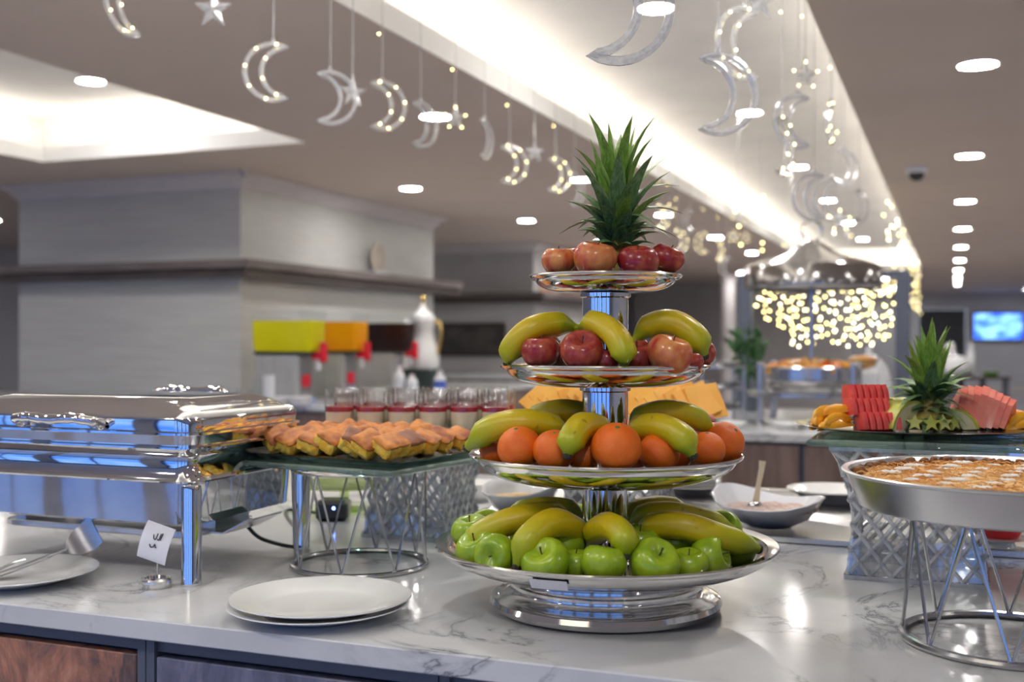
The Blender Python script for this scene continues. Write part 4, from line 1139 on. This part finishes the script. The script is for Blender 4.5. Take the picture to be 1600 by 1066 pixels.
for k, (x, y) in enumerate([(-.17, -.075), (-.135, -.105), (-.09, -.125), (.02, -.13), (.075, -.125), (.125, -.105), (.168, -.07)]):
    o = link('ham_roll', hr, None); o.matrix_world = cm @ Matrix.Translation((x, y, .022)) @ Matrix.Rotation(R(30 * k), 4, 'Z')
    tag(o, '%s rolled ham slice from the left below the cheese fans' % ORD[k], 'ham', 'rolled ham slices')
# ------------------------------------------------------------ drinks counter round the pale pier
def counter(name, x0, x1, y0, y1, label, units=1, along='x', front=('y0',), m=None):
    o = MB().rbox(x1 - x0, y1 - y0, .035, .004, z=0, e=.002).build('worktop', M_MARBLE, None, ((x0 + x1) / 2, (y0 + y1) / 2, TOP - .035))
    tag(o, 'pale worktop of the ' + label, 'worktop')
    n = units
    for k in range(n):
        if along == 'x': a0, a1, b0, b1 = x0 + .03 + (x1 - x0 - .06) * k / n, x0 + .03 + (x1 - x0 - .06) * (k + 1) / n, y0 + .03, y1 - .03
        else: a0, a1, b0, b1 = x0 + .03, x1 - .03, y0 + .03 + (y1 - y0 - .06) * k / n, y0 + .03 + (y1 - y0 - .06) * (k + 1) / n
        t = thing('counter_cabinet', '%s cabinet from the %s below the %s' % (ORD[k], 'left' if along == 'x' else 'front', label), 'cabinet', ((a0 + a1) / 2, (b0 + b1) / 2, 0), 0, 'cabinets of the ' + label)
        w, d = a1 - a0 - .004, b1 - b0 - .004
        MB().bbox(-w / 2, w / 2, -d / 2, d / 2, .08, TOP - .036).bbox(-w / 2 + .05, w / 2 - .05, -d / 2 + .05, d / 2 - .05, 0, .08).build('carcass', M_CARC, t)
        if along == 'x' or k == 0: MB().rbox(w - .02, .018, TOP - .14, .003, z=.09, cy=-d / 2 - .009).build('door', m or M_BROWNPANEL, t)
        if along == 'y': MB().rbox(.018, d - .02, TOP - .14, .003, z=.09, cx=w / 2 + .009).build('door', m or M_BROWNPANEL, t)
counter('drinks_counter', -7.2, -4.575, 5.86, 6.50, 'drinks counter in front of the pale pier', 5)
counter('drinks_counter', -4.57, -3.45, 5.86, 9.70, 'drinks counter beside the pale pier', 6, 'y')
counter('rear_counter', -6.4, -3.3, 11.2, 12.5, 'rear counter before the grey pier', 6)

# juice dispensers
M_RED = mat('red_tap_plastic', (.70, .01, .03), .3, scale=8)
M_TANK = clear('clear_tank', (.97, .98, .98), .05, white=0.0, boost=.5)
M_COOL = mat('grey_dispenser_panel', (.42, .42, .41), .45, .2, c2=(.50, .50, .48), scale=5, stretch=(9, 9, 1))
def juice(y, c, c2, nm, label):
    xr = -3.80
    t = thing('juice_dispenser', label, 'juice dispenser', (xr - .24, y, TOP), 0, 'juice dispensers')
    L, Wd = .46, .20
    MB().rbox(.34, Wd - .02, .30, .02, z=0, cx=-.04).build('cooling_body', M_COOL, t)
    for k in range(7): MB().bbox(-.20 + k * .045, -.185 + k * .045, -Wd / 2 + .005, -Wd / 2 + .012, .04, .27).build('vent_slat', M_COOL, t)
    MB().rbox(.16, Wd - .02, .028, .02, z=0, cx=.20).build('drip_tray', M_STEEL, t)
    MB().loft([rrect(L - .03, Wd - .02, .03, .318), rrect(L, Wd, .035, .36), rrect(L + .012, Wd + .01, .035, .575)], False, False).build('tank', M_TANK, t)
    MB().rbox(L + .03, Wd + .02, .012, .035, z=.575).build('tank_lid', M_TANK, t)
    MB().rbox(L - .02, Wd - .01, .018, .03, z=.3).build('tank_base', M_BLACK, t)
    m = mat('juice_' + nm, c, .6, c2=c2, scale=4, spec=.15)
    MB().loft([rrect(L - .035, Wd - .026, .028, .319), rrect(L - .012, Wd - .012, .032, .36), rrect(L - .004, Wd - .004, .032, .52)], True, True).build('juice', m, t)
    tap = MB().rbox(.07, .055, .05, .012, z=.27, cx=.215).build('tap', M_RED, t)
    MB().rbox(.035, .05, .13, .01, z=.25, cx=.265).build('lever', M_RED, tap)
    MB().lathe([(.014, .20), (.016, .27), (.001, .27)], 12, (.225, 0, 0)).build('spout', M_SILVERP, tap)
    MB().bbox(.10, .135, -.07, .07, .03, .27).build('splash_panel', M_STEEL, t)
    MB().bbox(.1352, .137, -.05, .05, .09, .17).build('sticker', M_RED, t)
juice(6.28, (.74, .66, .004), (.80, .72, .008), 'lemon', 'juice dispenser filled with yellow lemonade')
juice(6.86, (1.0, .37, .0), (1.0, .45, .002), 'orange', 'juice dispenser filled with orange juice')
juice(7.60, (.022, .008, .008), (.04, .012, .012), 'cherry', 'juice dispenser filled with dark cherry juice')
# cups
cup_m = MB().lathe([(.001, 0), (.026, 0), (.036, .09), (.0385, .092), (.036, .0935), (.034, .09), (.001, .01)], 20)
cw = cup_m.mesh('cup', M_SILVERP); cg = cup_m.mesh('cup', M_TANK)
for k in range(5):
    q = P(420, 626, 6.75); o = link('plastic_cup', cw, None, (q.x, q.y, TOP + .0005 + k * .022)); tag(o, '%s white plastic cup from the bottom of the stack by the yellow juice' % ORD[k], 'cup', 'stacked white plastic cups')
for k, px in enumerate((384, 394, 402, 411)):
    q = P(px - 2, 620, 6.9 + .03 * (k % 2))
    o = link('plastic_cup', cg, None, (q.x - .02, q.y, TOP + .0005)); tag(o, '%s clear cup from the left beside the white cup stack' % ORD[k], 'cup', 'clear cups by the juice')
for k in range(2):
    q = P(470 + k * 32, 620, 7.0); o = MB().lathe([(.001, 0), (.05, 0), (.075, .05), (.072, .051), (.001, .01)], 24).build('small_bowl', M_SILVERP, None, (q.x, q.y - .25, TOP + .0005)); tag(o, '%s white bowl below the juice taps' % ('left-hand' if k == 0 else 'right-hand'), 'bowl')
# white coffee pot on a dark block
q = P(661, 575, 8.72)
t = thing('pot_block', 'dark green block under the white coffee pot', 'block', (q.x, q.y, TOP))
MB().rbox(.27, .24, .17, .02, z=0).build('block_body', mat('dark_green_lacquer', (.035, .055, .055), .3, scale=6), t)
t = thing('coffee_pot', 'tall white Arabic coffee pot with a gold finial', 'coffee pot', (q.x, q.y, TOP + .171))
M_GOLD = mat('gold_finial', (.80, .58, .20), .2, 1.0, scale=8)
MB().lathe([(.001, 0), (.115, 0), (.125, .015), (.128, .05), (.118, .14), (.094, .22), (.078, .28), (.080, .31), (.094, .35), (.098, .38), (.090, .395), (.086, .40)], 36).build('pot_body', M_PORC, t)
MB().lathe([(.092, .40), (.088, .412), (.05, .44), (.026, .475), (.016, .505), (.001, .506)], 36).build('lid', M_PORC, t)
MB().lathe([(.001, .505), (.014, .508), (.010, .52), (.022, .535), (.024, .55), (.014, .568), (.001, .575)], 20).build('finial', M_GOLD, t)
MB().tube([(-.085, 0, .30), (-.12, 0, .33), (-.15, 0, .37), (-.17, 0, .375)], [.035, .025, .018, .012], 12).build('spout', M_PORC, t)
MB().tube(spline([(.085, 0, .36), (.14, 0, .36), (.155, 0, .27), (.135, 0, .16), (.115, 0, .12)], 16), .012, 10).build('handle', M_GOLD, t)
for k, (px, h, c) in enumerate(((628, .20, 'p'), (648, .14, 'p'), (692, .17, 'b'))):
    q = P(px, 600, 8.4 - .05 * k)
    t = thing('bottle', ('white squeeze bottle left of the coffee pot', 'short white bottle in front of the coffee pot block', 'white bottle with a blue label right of the coffee pot')[k], 'bottle', (q.x, q.y - .05, TOP + .0005))
    MB().lathe([(.001, 0), (.04, 0), (.043, .01), (.043, h * .62), (.025, h * .8), (.018, h * .85), (.018, h), (.001, h)], 20).build('bottle_body', M_SILVERP, t)
    MB().lathe([(.0436, h * .15), (.0438, h * .16), (.0438, h * .55), (.0436, h * .56)], 20).build('label_band', mat('blue_label_%d' % k, (.08, .14, .55) if k == 2 else (.7, .74, .8), .4, scale=9), t)
# orange jar at far left
q = P(20, 598, 8.9)
t = thing('jam_jar', 'orange jar at the left end behind the chafing dish', 'jar', (max(q.x, -7.1), 6.2, TOP))
MB().lathe([(.001, 0), (.05, 0), (.055, .01), (.055, .10), (.045, .115), (.001, .115)], 20).build('jar_body', mat('orange_jam', (.75, .25, .02), .3, scale=9), t)
MB().lathe([(.047, .114), (.05, .116), (.05, .14), (.001, .142)], 20).build('lid', M_BLACK, t)

# ------------------------------------------------------------ second island with the canopy salad station
counter('salad_island', -1.5, -.12, 4.81, 6.55, 'second buffet island', 3)
scn = P(1268, 530, 5.32)
st = thing('salad_station', 'round steel salad station with a tent-shaped canopy', 'salad station', (scn.x, scn.y, TOP), YAW)
MB().lathe([(.30, .132), (.31, .136), (.31, .150), (.30, .154), (.24, .154), (.24, .132), (.30, .132)], 48).build('shelf_ring', M_STEEL, st)
for k in range(4):
    a = R(205 + 90 * k) if k else R(201)
    MB().lathe([(.001, 0), (.024, 0), (.024, .008), (.018, .012), (.018, .285), (.022, .29), (.001, .292)], 16, (.285 * math.cos(a), .285 * math.sin(a), 0)).build('leg', M_STEEL, st)
MB().lathe([(.001, .145), (.19, .145), (.205, .16), (.218, .205), (.226, .21), (.226, .262), (.235, .268), (.232, .272), (.218, .270), (.20, .165), (.001, .155)], 48).build('tub', M_STEEL, st)
MB().tube([(0, 0, .15), (0, 0, .70)], .012, 12).build('pole', M_STEEL, st)
M_CANOPY = mat('dark_polished_steel', (.42, .41, .40), .14, 1.0, c2=(.50, .49, .48), scale=6)
cano = MB().lathe([(.295, .638), (.312, .640), (.318, .646), (.318, .735), (.312, .745), (.25, .768), (.14, .80), (.06, .85), (.03, .868), (.001, .87)], 56).build('canopy', M_CANOPY, st)
MB().lathe([(.300, .645), (.001, .645)], 56).build('canopy_underside', M_CARC, cano)
MB().tube([(.05 * math.cos(a), 0, .915 + .05 * math.sin(a)) for a in [2 * math.pi * k / 24 for k in range(24)]], .006, 8, closed=True).build('ring_finial', M_CHROME, cano)
rnd = random.Random(31)
M_CHUNKO = mat('orange_fruit_chunk', (.80, .28, .02), .4, c2=(.88, .42, .04), scale=20, rnd=True)
M_CHUNKG = mat('green_garnish', (.10, .28, .03), .5, scale=20)
M_CHUNKR = mat('red_fruit_chunk', (.66, .10, .02), .4, scale=20, rnd=True)
chm = [block(.05, .04, .030, 0, .8).mesh('fruit_chunk', m_) for m_ in (M_MANGO, M_CHUNKO, M_CHUNKR, M_CHUNKG)]
sm = Matrix.Translation((scn.x, scn.y, TOP)) @ Matrix.Rotation(YAW, 4, 'Z')
MB().lathe([(.20, .20), (.16, .245), (.08, .262), (.001, .268)], 32).build('salad_bed', M_CHUNKO, st)
for k in range(60):
    a = k * 2.4; q = .205 * math.sqrt((k + .5) / 60)
    kind = 3 if k in (3, 5) else rnd.choice((0, 0, 0, 1, 1, 2))
    o = link('fruit_chunk', chm[kind], None); o.matrix_world = sm @ Matrix.Translation((q * math.cos(a), q * math.sin(a), .278 - .9 * q * q)) @ Euler((rnd.uniform(-.5, .5), rnd.uniform(-.5, .5), rnd.uniform(0, 6))).to_matrix().to_4x4()
    tag(o, ('yellow fruit chunk', 'orange fruit chunk', 'red fruit chunk', 'green leaf garnish')[kind] + ' heaped in the canopy station tub', 'fruit chunk', 'fruit chunks in the canopy station')
# glass bowl of orange salad and a white cover behind
q = P(1348, 530, 5.72); q.z = TOP
t = thing('riser_block', 'white riser block right of the salad station', 'block', q)
MB().rbox(.16, .16, .235, .01).build('block_body', M_SILVERP, t)
t = thing('glass_bowl', 'glass bowl of orange salad right of the salad station', 'bowl', q + Vector((0, 0, .2355)))
MB().lathe([(.001, 0), (.035, 0), (.06, .02), (.085, .075), (.083, .077), (.058, .024), (.001, .006)], 32).build('bowl_body', M_GLASS, t)
MB().lathe([(.001, .008), (.054, .022), (.076, .062), (.04, .078), (.001, .082)], 28).build('salad', M_CHUNKO, t)
q = P(1358, 530, 6.12); q.z = TOP
t = thing('dome_cover', 'white dome cover behind the glass bowl', 'dome', q)
MB().lathe([(.17, 0), (.175, .01), (.165, .20), (.13, .30), (.07, .36), (.02, .375), (.02, .39), (.03, .405), (.001, .415)], 36).build('dome_shell', M_SILVERP, t); t.scale = (.72, .72, .85)
# two-level plate rack left of the station
q = P(1122, 530, 5.45); q.z = TOP
rk = thing('plate_rack', 'two-level steel plate rack left of the salad station', 'rack', q, YAW)
for z in (.06, .16, .26): MB().rbox(.22, .28, .010, .01, z=z).build('shelf', M_STEEL, rk)
for sx in (-1, 1):
    for sy in (-1, 1): MB().tube([(sx * .10, sy * .13, 0), (sx * .10, sy * .13, .27)], .008, 10).build('post', M_STEEL, rk)
rm = Matrix.Translation(q) @ Matrix.Rotation(YAW, 4, 'Z')
for lev, z in enumerate((.0705, .1705, .2705)):
    for k in range(2):
        o = link('side_plate', mbp, None, rm @ Vector((-.054 + k * .108, -.02, z))); o.scale = (.48, .48, .7)
        tag(o, '%s plate on the %s level of the plate rack' % (('left', 'right')[k], ('lowest', 'middle', 'top')[lev]), 'plate', 'plates on the steel rack')
for k, (px, d) in enumerate(((1145, 5.05), (1230, 5.0), (1262, 5.02), (1215, 5.2))):
    q = P(px, 530, d); o = link('side_plate', mbp, None, (q.x, q.y, TOP + .0005)); o.scale = (.62, .62, .8)
    tag(o, ('white plate at the left corner of the second island', 'white plate under the salad station', 'white plate nearest the platter on the second island', 'white plate behind the front plates under the station')[k], 'plate', 'plates on the second island')
# potted plant beyond
q = P(1166, 530, 6.25)
t = thing('potted_plant', 'small leafy potted plant left of the salad station', 'plant', (q.x, q.y, TOP))
MB().lathe([(.001, 0), (.06, 0), (.075, .12), (.08, .125), (.075, .13), (.07, .12), (.001, .115)], 24).build('pot', M_CARC, t)
M_PLANT = mat('dark_green_leaf', (.03, .09, .03), .5, c2=(.07, .17, .06), scale=12, rnd=True)
lf = MB().loft([[Vector((-.002, 0, 0)), Vector((0, -.002, 0)), Vector((.002, 0, 0)), Vector((0, .002, 0))], [Vector((-.022, 0, .03)), Vector((0, -.003, .03)), Vector((.022, 0, .03)), Vector((0, .003, .03))], [Vector((-.014, .004, .06)), Vector((0, .001, .06)), Vector((.014, .004, .06)), Vector((0, .007, .06))], [Vector((-.001, .012, .08)), Vector((0, .011, .08)), Vector((.001, .012, .08)), Vector((0, .013, .08))]]).mesh('leaf', M_PLANT)
for k in range(5):
    a = k * 1.256; MB().tube([(0, 0, .1), (.03 * math.cos(a), .03 * math.sin(a), .25), (.07 * math.cos(a), .07 * math.sin(a), .40)], .004, 6).build('stem', M_PLANT, t)
for k in range(70):
    a = rnd.uniform(0, 6.28); z = rnd.uniform(.16, .45); q_ = .02 + rnd.uniform(0, .09)
    link('leaf', lf, t, (q_ * math.cos(a), q_ * math.sin(a), z), (rnd.uniform(-1, 1), rnd.uniform(-1, 1), a), rnd.uniform(.8, 1.3))

# far service table under the television
q = P(1515, 530, 12.5)
t = thing('service_table', 'far service table with white dishes below the dark doorway', 'table', (q.x, q.y, 0), YAW)
MB().rbox(.62, .7, .03, .01, z=.86).build('table_top', M_DARKWOOD, t)
for sx in (-1, 1):
    for sy in (-1, 1): MB().bbox(sx * .27 - .025, sx * .27 + .025, sy * .30 - .025, sy * .30 + .025, 0, .86).build('leg', M_CARC, t)
MB().rbox(.56, .64, .02, .01, z=.35).build('lower_shelf', M_DARKWOOD, t)
tm = Matrix.Translation((q.x, q.y, .8905)) @ Matrix.Rotation(YAW, 4, 'Z')
o = MB().lathe([(.001, 0), (.04, 0), (.045, .02), (.042, .24), (.02, .29), (.02, .36), (.001, .36)], 20).build('bottle', M_SILVERP, None, tm @ Vector((.06, .1, 0))); tag(o, 'tall white bottle on the far service table', 'bottle')
o = MB().lathe([(.001, 0), (.10, 0), (.14, .05), (.15, .10), (.12, .18), (.05, .22), (.001, .225)], 28).build('covered_dish', M_SILVERP, None, tm @ Vector((-.13, .0, 0))); tag(o, 'white covered dish on the far service table', 'dish')
o = MB().lathe([(.001, 0), (.06, 0), (.10, .05), (.097, .052), (.06, .04), (.001, .06)], 28).build('salad_dish', M_CHUNKG, None, tm @ Vector((.15, -.2, 0))); tag(o, 'small green salad dish on the far service table', 'dish')
o = MB().lathe([(.001, 0), (.08, 0), (.09, .10), (.07, .30), (.05, .36), (.001, .37)], 28).build('chrome_urn', M_CHROME, None, tm @ Vector((-.12, .26, 0))); tag(o, 'shiny urn at the back of the far service table', 'urn')

# ------------------------------------------------------------ hanging moons, stars and fairy-light strands
def crescent(n=22):
    out = []
    Ro = .085
    for k in range(n + 1):
        a = R(61.9 + (360 - 2 * 61.9) * k / n); out.append(Vector((Ro * math.cos(a), 0, Ro * math.sin(a))))
    for k in range(1, n):
        a = R(270 - 180 * k / n); out.append(Vector((.04 + .075 * math.cos(a), 0, .075 * math.sin(a))))
    return out
CRE = crescent()
moon_m = MB().tube(CRE, .0064, 6, closed=True, flat=(1.0, 1.25)).mesh('moon_frame', M_MOON, 25)
cap_m = MB().lathe([(.001, .083), (.007, .083), (.007, .098), (.004, .102), (.001, .104)], 10).mesh('cap', M_MOON)
sp_ = [(math.sin(R(36 * k)) * (.056 if k % 2 == 0 else .023), math.cos(R(36 * k)) * (.056 if k % 2 == 0 else .023)) for k in range(10)]
smb = MB()
vs = [Vector((x, 0, z)) for x, z in sp_] + [Vector((0, -.012, 0)), Vector((0, .012, 0))]
smb.add(vs, [(k, (k + 1) % 10, 10) for k in range(10)] + [((k + 1) % 10, k, 11) for k in range(10)])
star_m = smb.mesh('star_body', M_MOON, 10)
scap_m = MB().lathe([(.001, .05), (.005, .05), (.005, .062), (.001, .064)], 10).mesh('cap', M_MOON)
bulb_m = MB().ball((0, 0, 0), .0030, 8, 6).mesh('bulb', M_BULB)
bulbf_m = MB().ball((0, 0, 0), .0062, 8, 6).mesh('bulb', M_BULB)
bulbw_m = MB().ball((0, 0, 0), .0062, 8, 6).mesh('bulb', M_BULBW)
MB_IDX = [2, 6, 10, 14, 18, 25, 31, 37]
def hang(kind, X, px, py, top, yaw, lit, flip, label, grp, sc=1.0):
    d = onX(px, X); q = P(px, py, d)
    ymax = 19.3
    t = thing('hanging_moon' if kind == 'm' else 'hanging_star', label, 'ornament', q, YAW + R(yaw), grp)
    sx = -sc if flip else sc
    if kind == 'm':
        link('moon_frame', moon_m, t, scale=(sx, sc, sc)); link('cap', cap_m, t, scale=(sx, sc, sc)); h0 = .10
        if lit:
            for i in MB_IDX: link('bulb', bulb_m, t, (CRE[i].x * sx, -.007 * sc, CRE[i].z * sc))
    else:
        link('star_body', star_m, t, scale=sc); link('cap', scap_m, t, scale=sc); h0 = .06
        if lit:
            for k in range(0, 10, 2): link('bulb', bulb_m, t, (sp_[k][0] * .82 * sc, -.007, sp_[k][1] * .82 * sc))
    L = top - q.z
    MB().tube([(0, 0, h0 * sc), (.002, 0, L * .5), (0, 0, L)], .0016, 5).build('cord', M_CORD, t)
    b = link('bulb', bulb_m, t, (-.012, 0, L * .52 + h0 * .5)) if lit else None
g1 = 'moons and stars on the left edge of the long cove'
LEFT = [('m', 200, 0, 70, 1, 0, 'lit moon cut off by the top edge at far left'), ('s', 333, 15, 0, 0, 0, 'clear star nearest the camera on the left cove edge'),
        ('m', 427, 113, 12, 1, 0, 'lit crescent moon opening right above the pale pier'), ('m', 516, 153, 18, 0, 1, 'unlit crescent moon left of the second star'),
        ('s', 551, 145, 35, 0, 0, 'clear star touching the unlit crescent moon'), ('m', 597, 165, 20, 1, 1, 'lit crescent moon right of the touching pair'),
        ('m', 657, 195, 48, 0, 1, 'unlit crescent moon in front of a downlight'), ('s', 711, 185, 20, 1, 0, 'lit star right of the overlapped downlight'),
        ('m', 757, 217, 68, 0, 1, 'narrow edge-on moon left of the small lit crescent'), ('m', 796, 257, 20, 1, 1, 'small lit crescent left of the small plain star'),
        ('s', 835, 238, 15, 0, 0, 'small plain star between two lit crescents'), ('m', 868, 274, 25, 1, 1, 'lit crescent right of the small plain star'),
        ('m', 898, 297, 50, 0, 1, 'unlit crescent just left of the pineapple crown'), ('m', 1030, 340, 30, 1, 1, 'lit crescent just right of the pineapple crown'),
        ('s', 1045, 330, 10, 1, 0, 'lit star right of the pineapple crown'), ('m', 1078, 345, 40, 0, 0, 'unlit crescent above the third tier banana'),
        ('m', 1058, 378, 20, 1, 1, 'low lit crescent beside the top tier apples'), ('m', 1100, 380, 15, 1, 0, 'lit crescent left of the hanging yellow star'),
        ('s', 1146, 370, 0, 1, 0, 'yellow lit star near the canopy'), ('m', 1122, 392, 50, 1, 1, 'lit crescent left of the canopy'),
        ('m', 1136, 418, 30, 0, 0, 'pale crescent at the canopy rim height'), ('s', 1165, 372, 20, 1, 0, 'small lit star above the left of the canopy')]
for kd, px, py, yw, lit, fl, lab in LEFT: hang(kd, -1.925, px, py, CEIL + .1, yw, lit, fl, lab, g1)
g2 = 'moons and stars on the right edge of the long cove'
RIGHT = [('m', 962, 8, 8, 0, 1, 'largest clear crescent cut off by the top edge'), ('m', 1122, 147, 10, 0, 1, 'large clear crescent right of the pineapple crown'),
         ('m', 1163, 68, 30, 1, 0, 'lit crescent hanging highest above the canopy side'), ('s', 1187, 2, 20, 0, 0, 'clear star at the top edge above the lit crescent'),
         ('s', 1258, 118, 10, 1, 0, 'lit star high in the cove at right'), ('m', 1222, 228, 55, 1, 1, 'tall narrow lit moon left of the faint crescent'),
         ('m', 1247, 190, 15, 0, 0, 'faint clear crescent below the lit star'), ('m', 1298, 192, 60, 1, 0, 'narrow lit moon near the cove right edge'),
         ('m', 1272, 308, 15, 0, 0, 'clear crescent above the canopy finial'), ('m', 1300, 312, 15, 0, 0, 'second clear crescent overlapping above the finial'),
         ('m', 1318, 262, 30, 0, 1, 'faint crescent high near the cove edge'), ('s', 1312, 345, 0, 1, 0, 'lit star above the right of the canopy'), ('m', 1342, 322, 40, 0, 1, 'clear crescent right of the two overlapping ones')]
for kd, px, py, yw, lit, fl, lab in RIGHT: hang(kd, -.475, px, py, CEIL + .1, yw, lit, fl, lab, g2)

def strand(x, y, ztop, zs, label, grp, wm_=bulbf_m):
    t = thing('light_strand', label, 'fairy lights', (x, y, ztop), 0, grp)
    rn = random.Random(int(x * 1000 + y * 77))
    zb = min(zs) - ztop
    pts = [Vector((rn.uniform(-.012, .012), rn.uniform(-.012, .012), zb * k / 6)) for k in range(7)]
    pts[0] = Vector((0, 0, 0))
    MB().tube(pts, .0012, 4).build('cord', M_CORD, t)
    for z in zs:
        link('bulb', wm_ if rn.random() < .7 else bulbw_m, t, (rn.uniform(-.025, .025), rn.uniform(-.025, .025), z - ztop))
fr_ = thing('portal_arch', 'slate portal frame holding the fairy-light curtain behind the canopy', 'arch', (-.89, 8.5, 0))
for sx in (-1, 1): MB().bbox(sx * .56 - .05, sx * .56 + .05, -.05, .05, 0, 1.74).build('post', M_CARC, fr_)
MB().bbox(-.61, .61, -.05, .05, 1.7405, 1.79).build('beam', M_CARC, fr_)
rnd = random.Random(77)
ns = 30
for k in range(ns):
    x = -1.385 + .97 * k / (ns - 1) + rnd.uniform(-.012, .012)
    u = k / (ns - 1)
    lo = 1.24 + (.28 * max(0, .30 - u) / .30) + rnd.uniform(0, .10); hi = 1.725
    zs = []; z = lo
    while z < hi: zs.append(z); z += rnd.uniform(.045, .09)
    strand(x, 8.5 + rnd.uniform(-.03, .03), 1.74, zs, '%s strand from the left in the fairy-light curtain behind the canopy' % (ORD[k] if k < len(ORD) else 'twenty-' + ORD[k - 20].replace('twenty', '')), 'strands of the fairy-light curtain')
ns = 16
for k in range(ns):
    y = 9.2 + 9.6 * k / (ns - 1)
    zs = [z for z in [1.72 + .11 * j + rnd.uniform(-.03, .03) for j in range(7)] if rnd.random() < .8]
    strand(-.475 + rnd.uniform(-.01, .01), y, CEIL + .1, zs, '%s fairy-light strand along the right cove edge beyond the canopy' % ORD[k], 'strands along the right cove edge')
for k in range(12):
    y = 7.0 + .85 * k
    zs = [1.86 + .13 * j + rnd.uniform(-.04, .04) for j in range(4)]
    strand(-1.2 + rnd.uniform(-.6, .65), y + .4, 2.79, [z + .05 for z in zs], '%s loose fairy-light strand inside the cove above the canopy' % ORD[k], 'loose strands inside the cove')
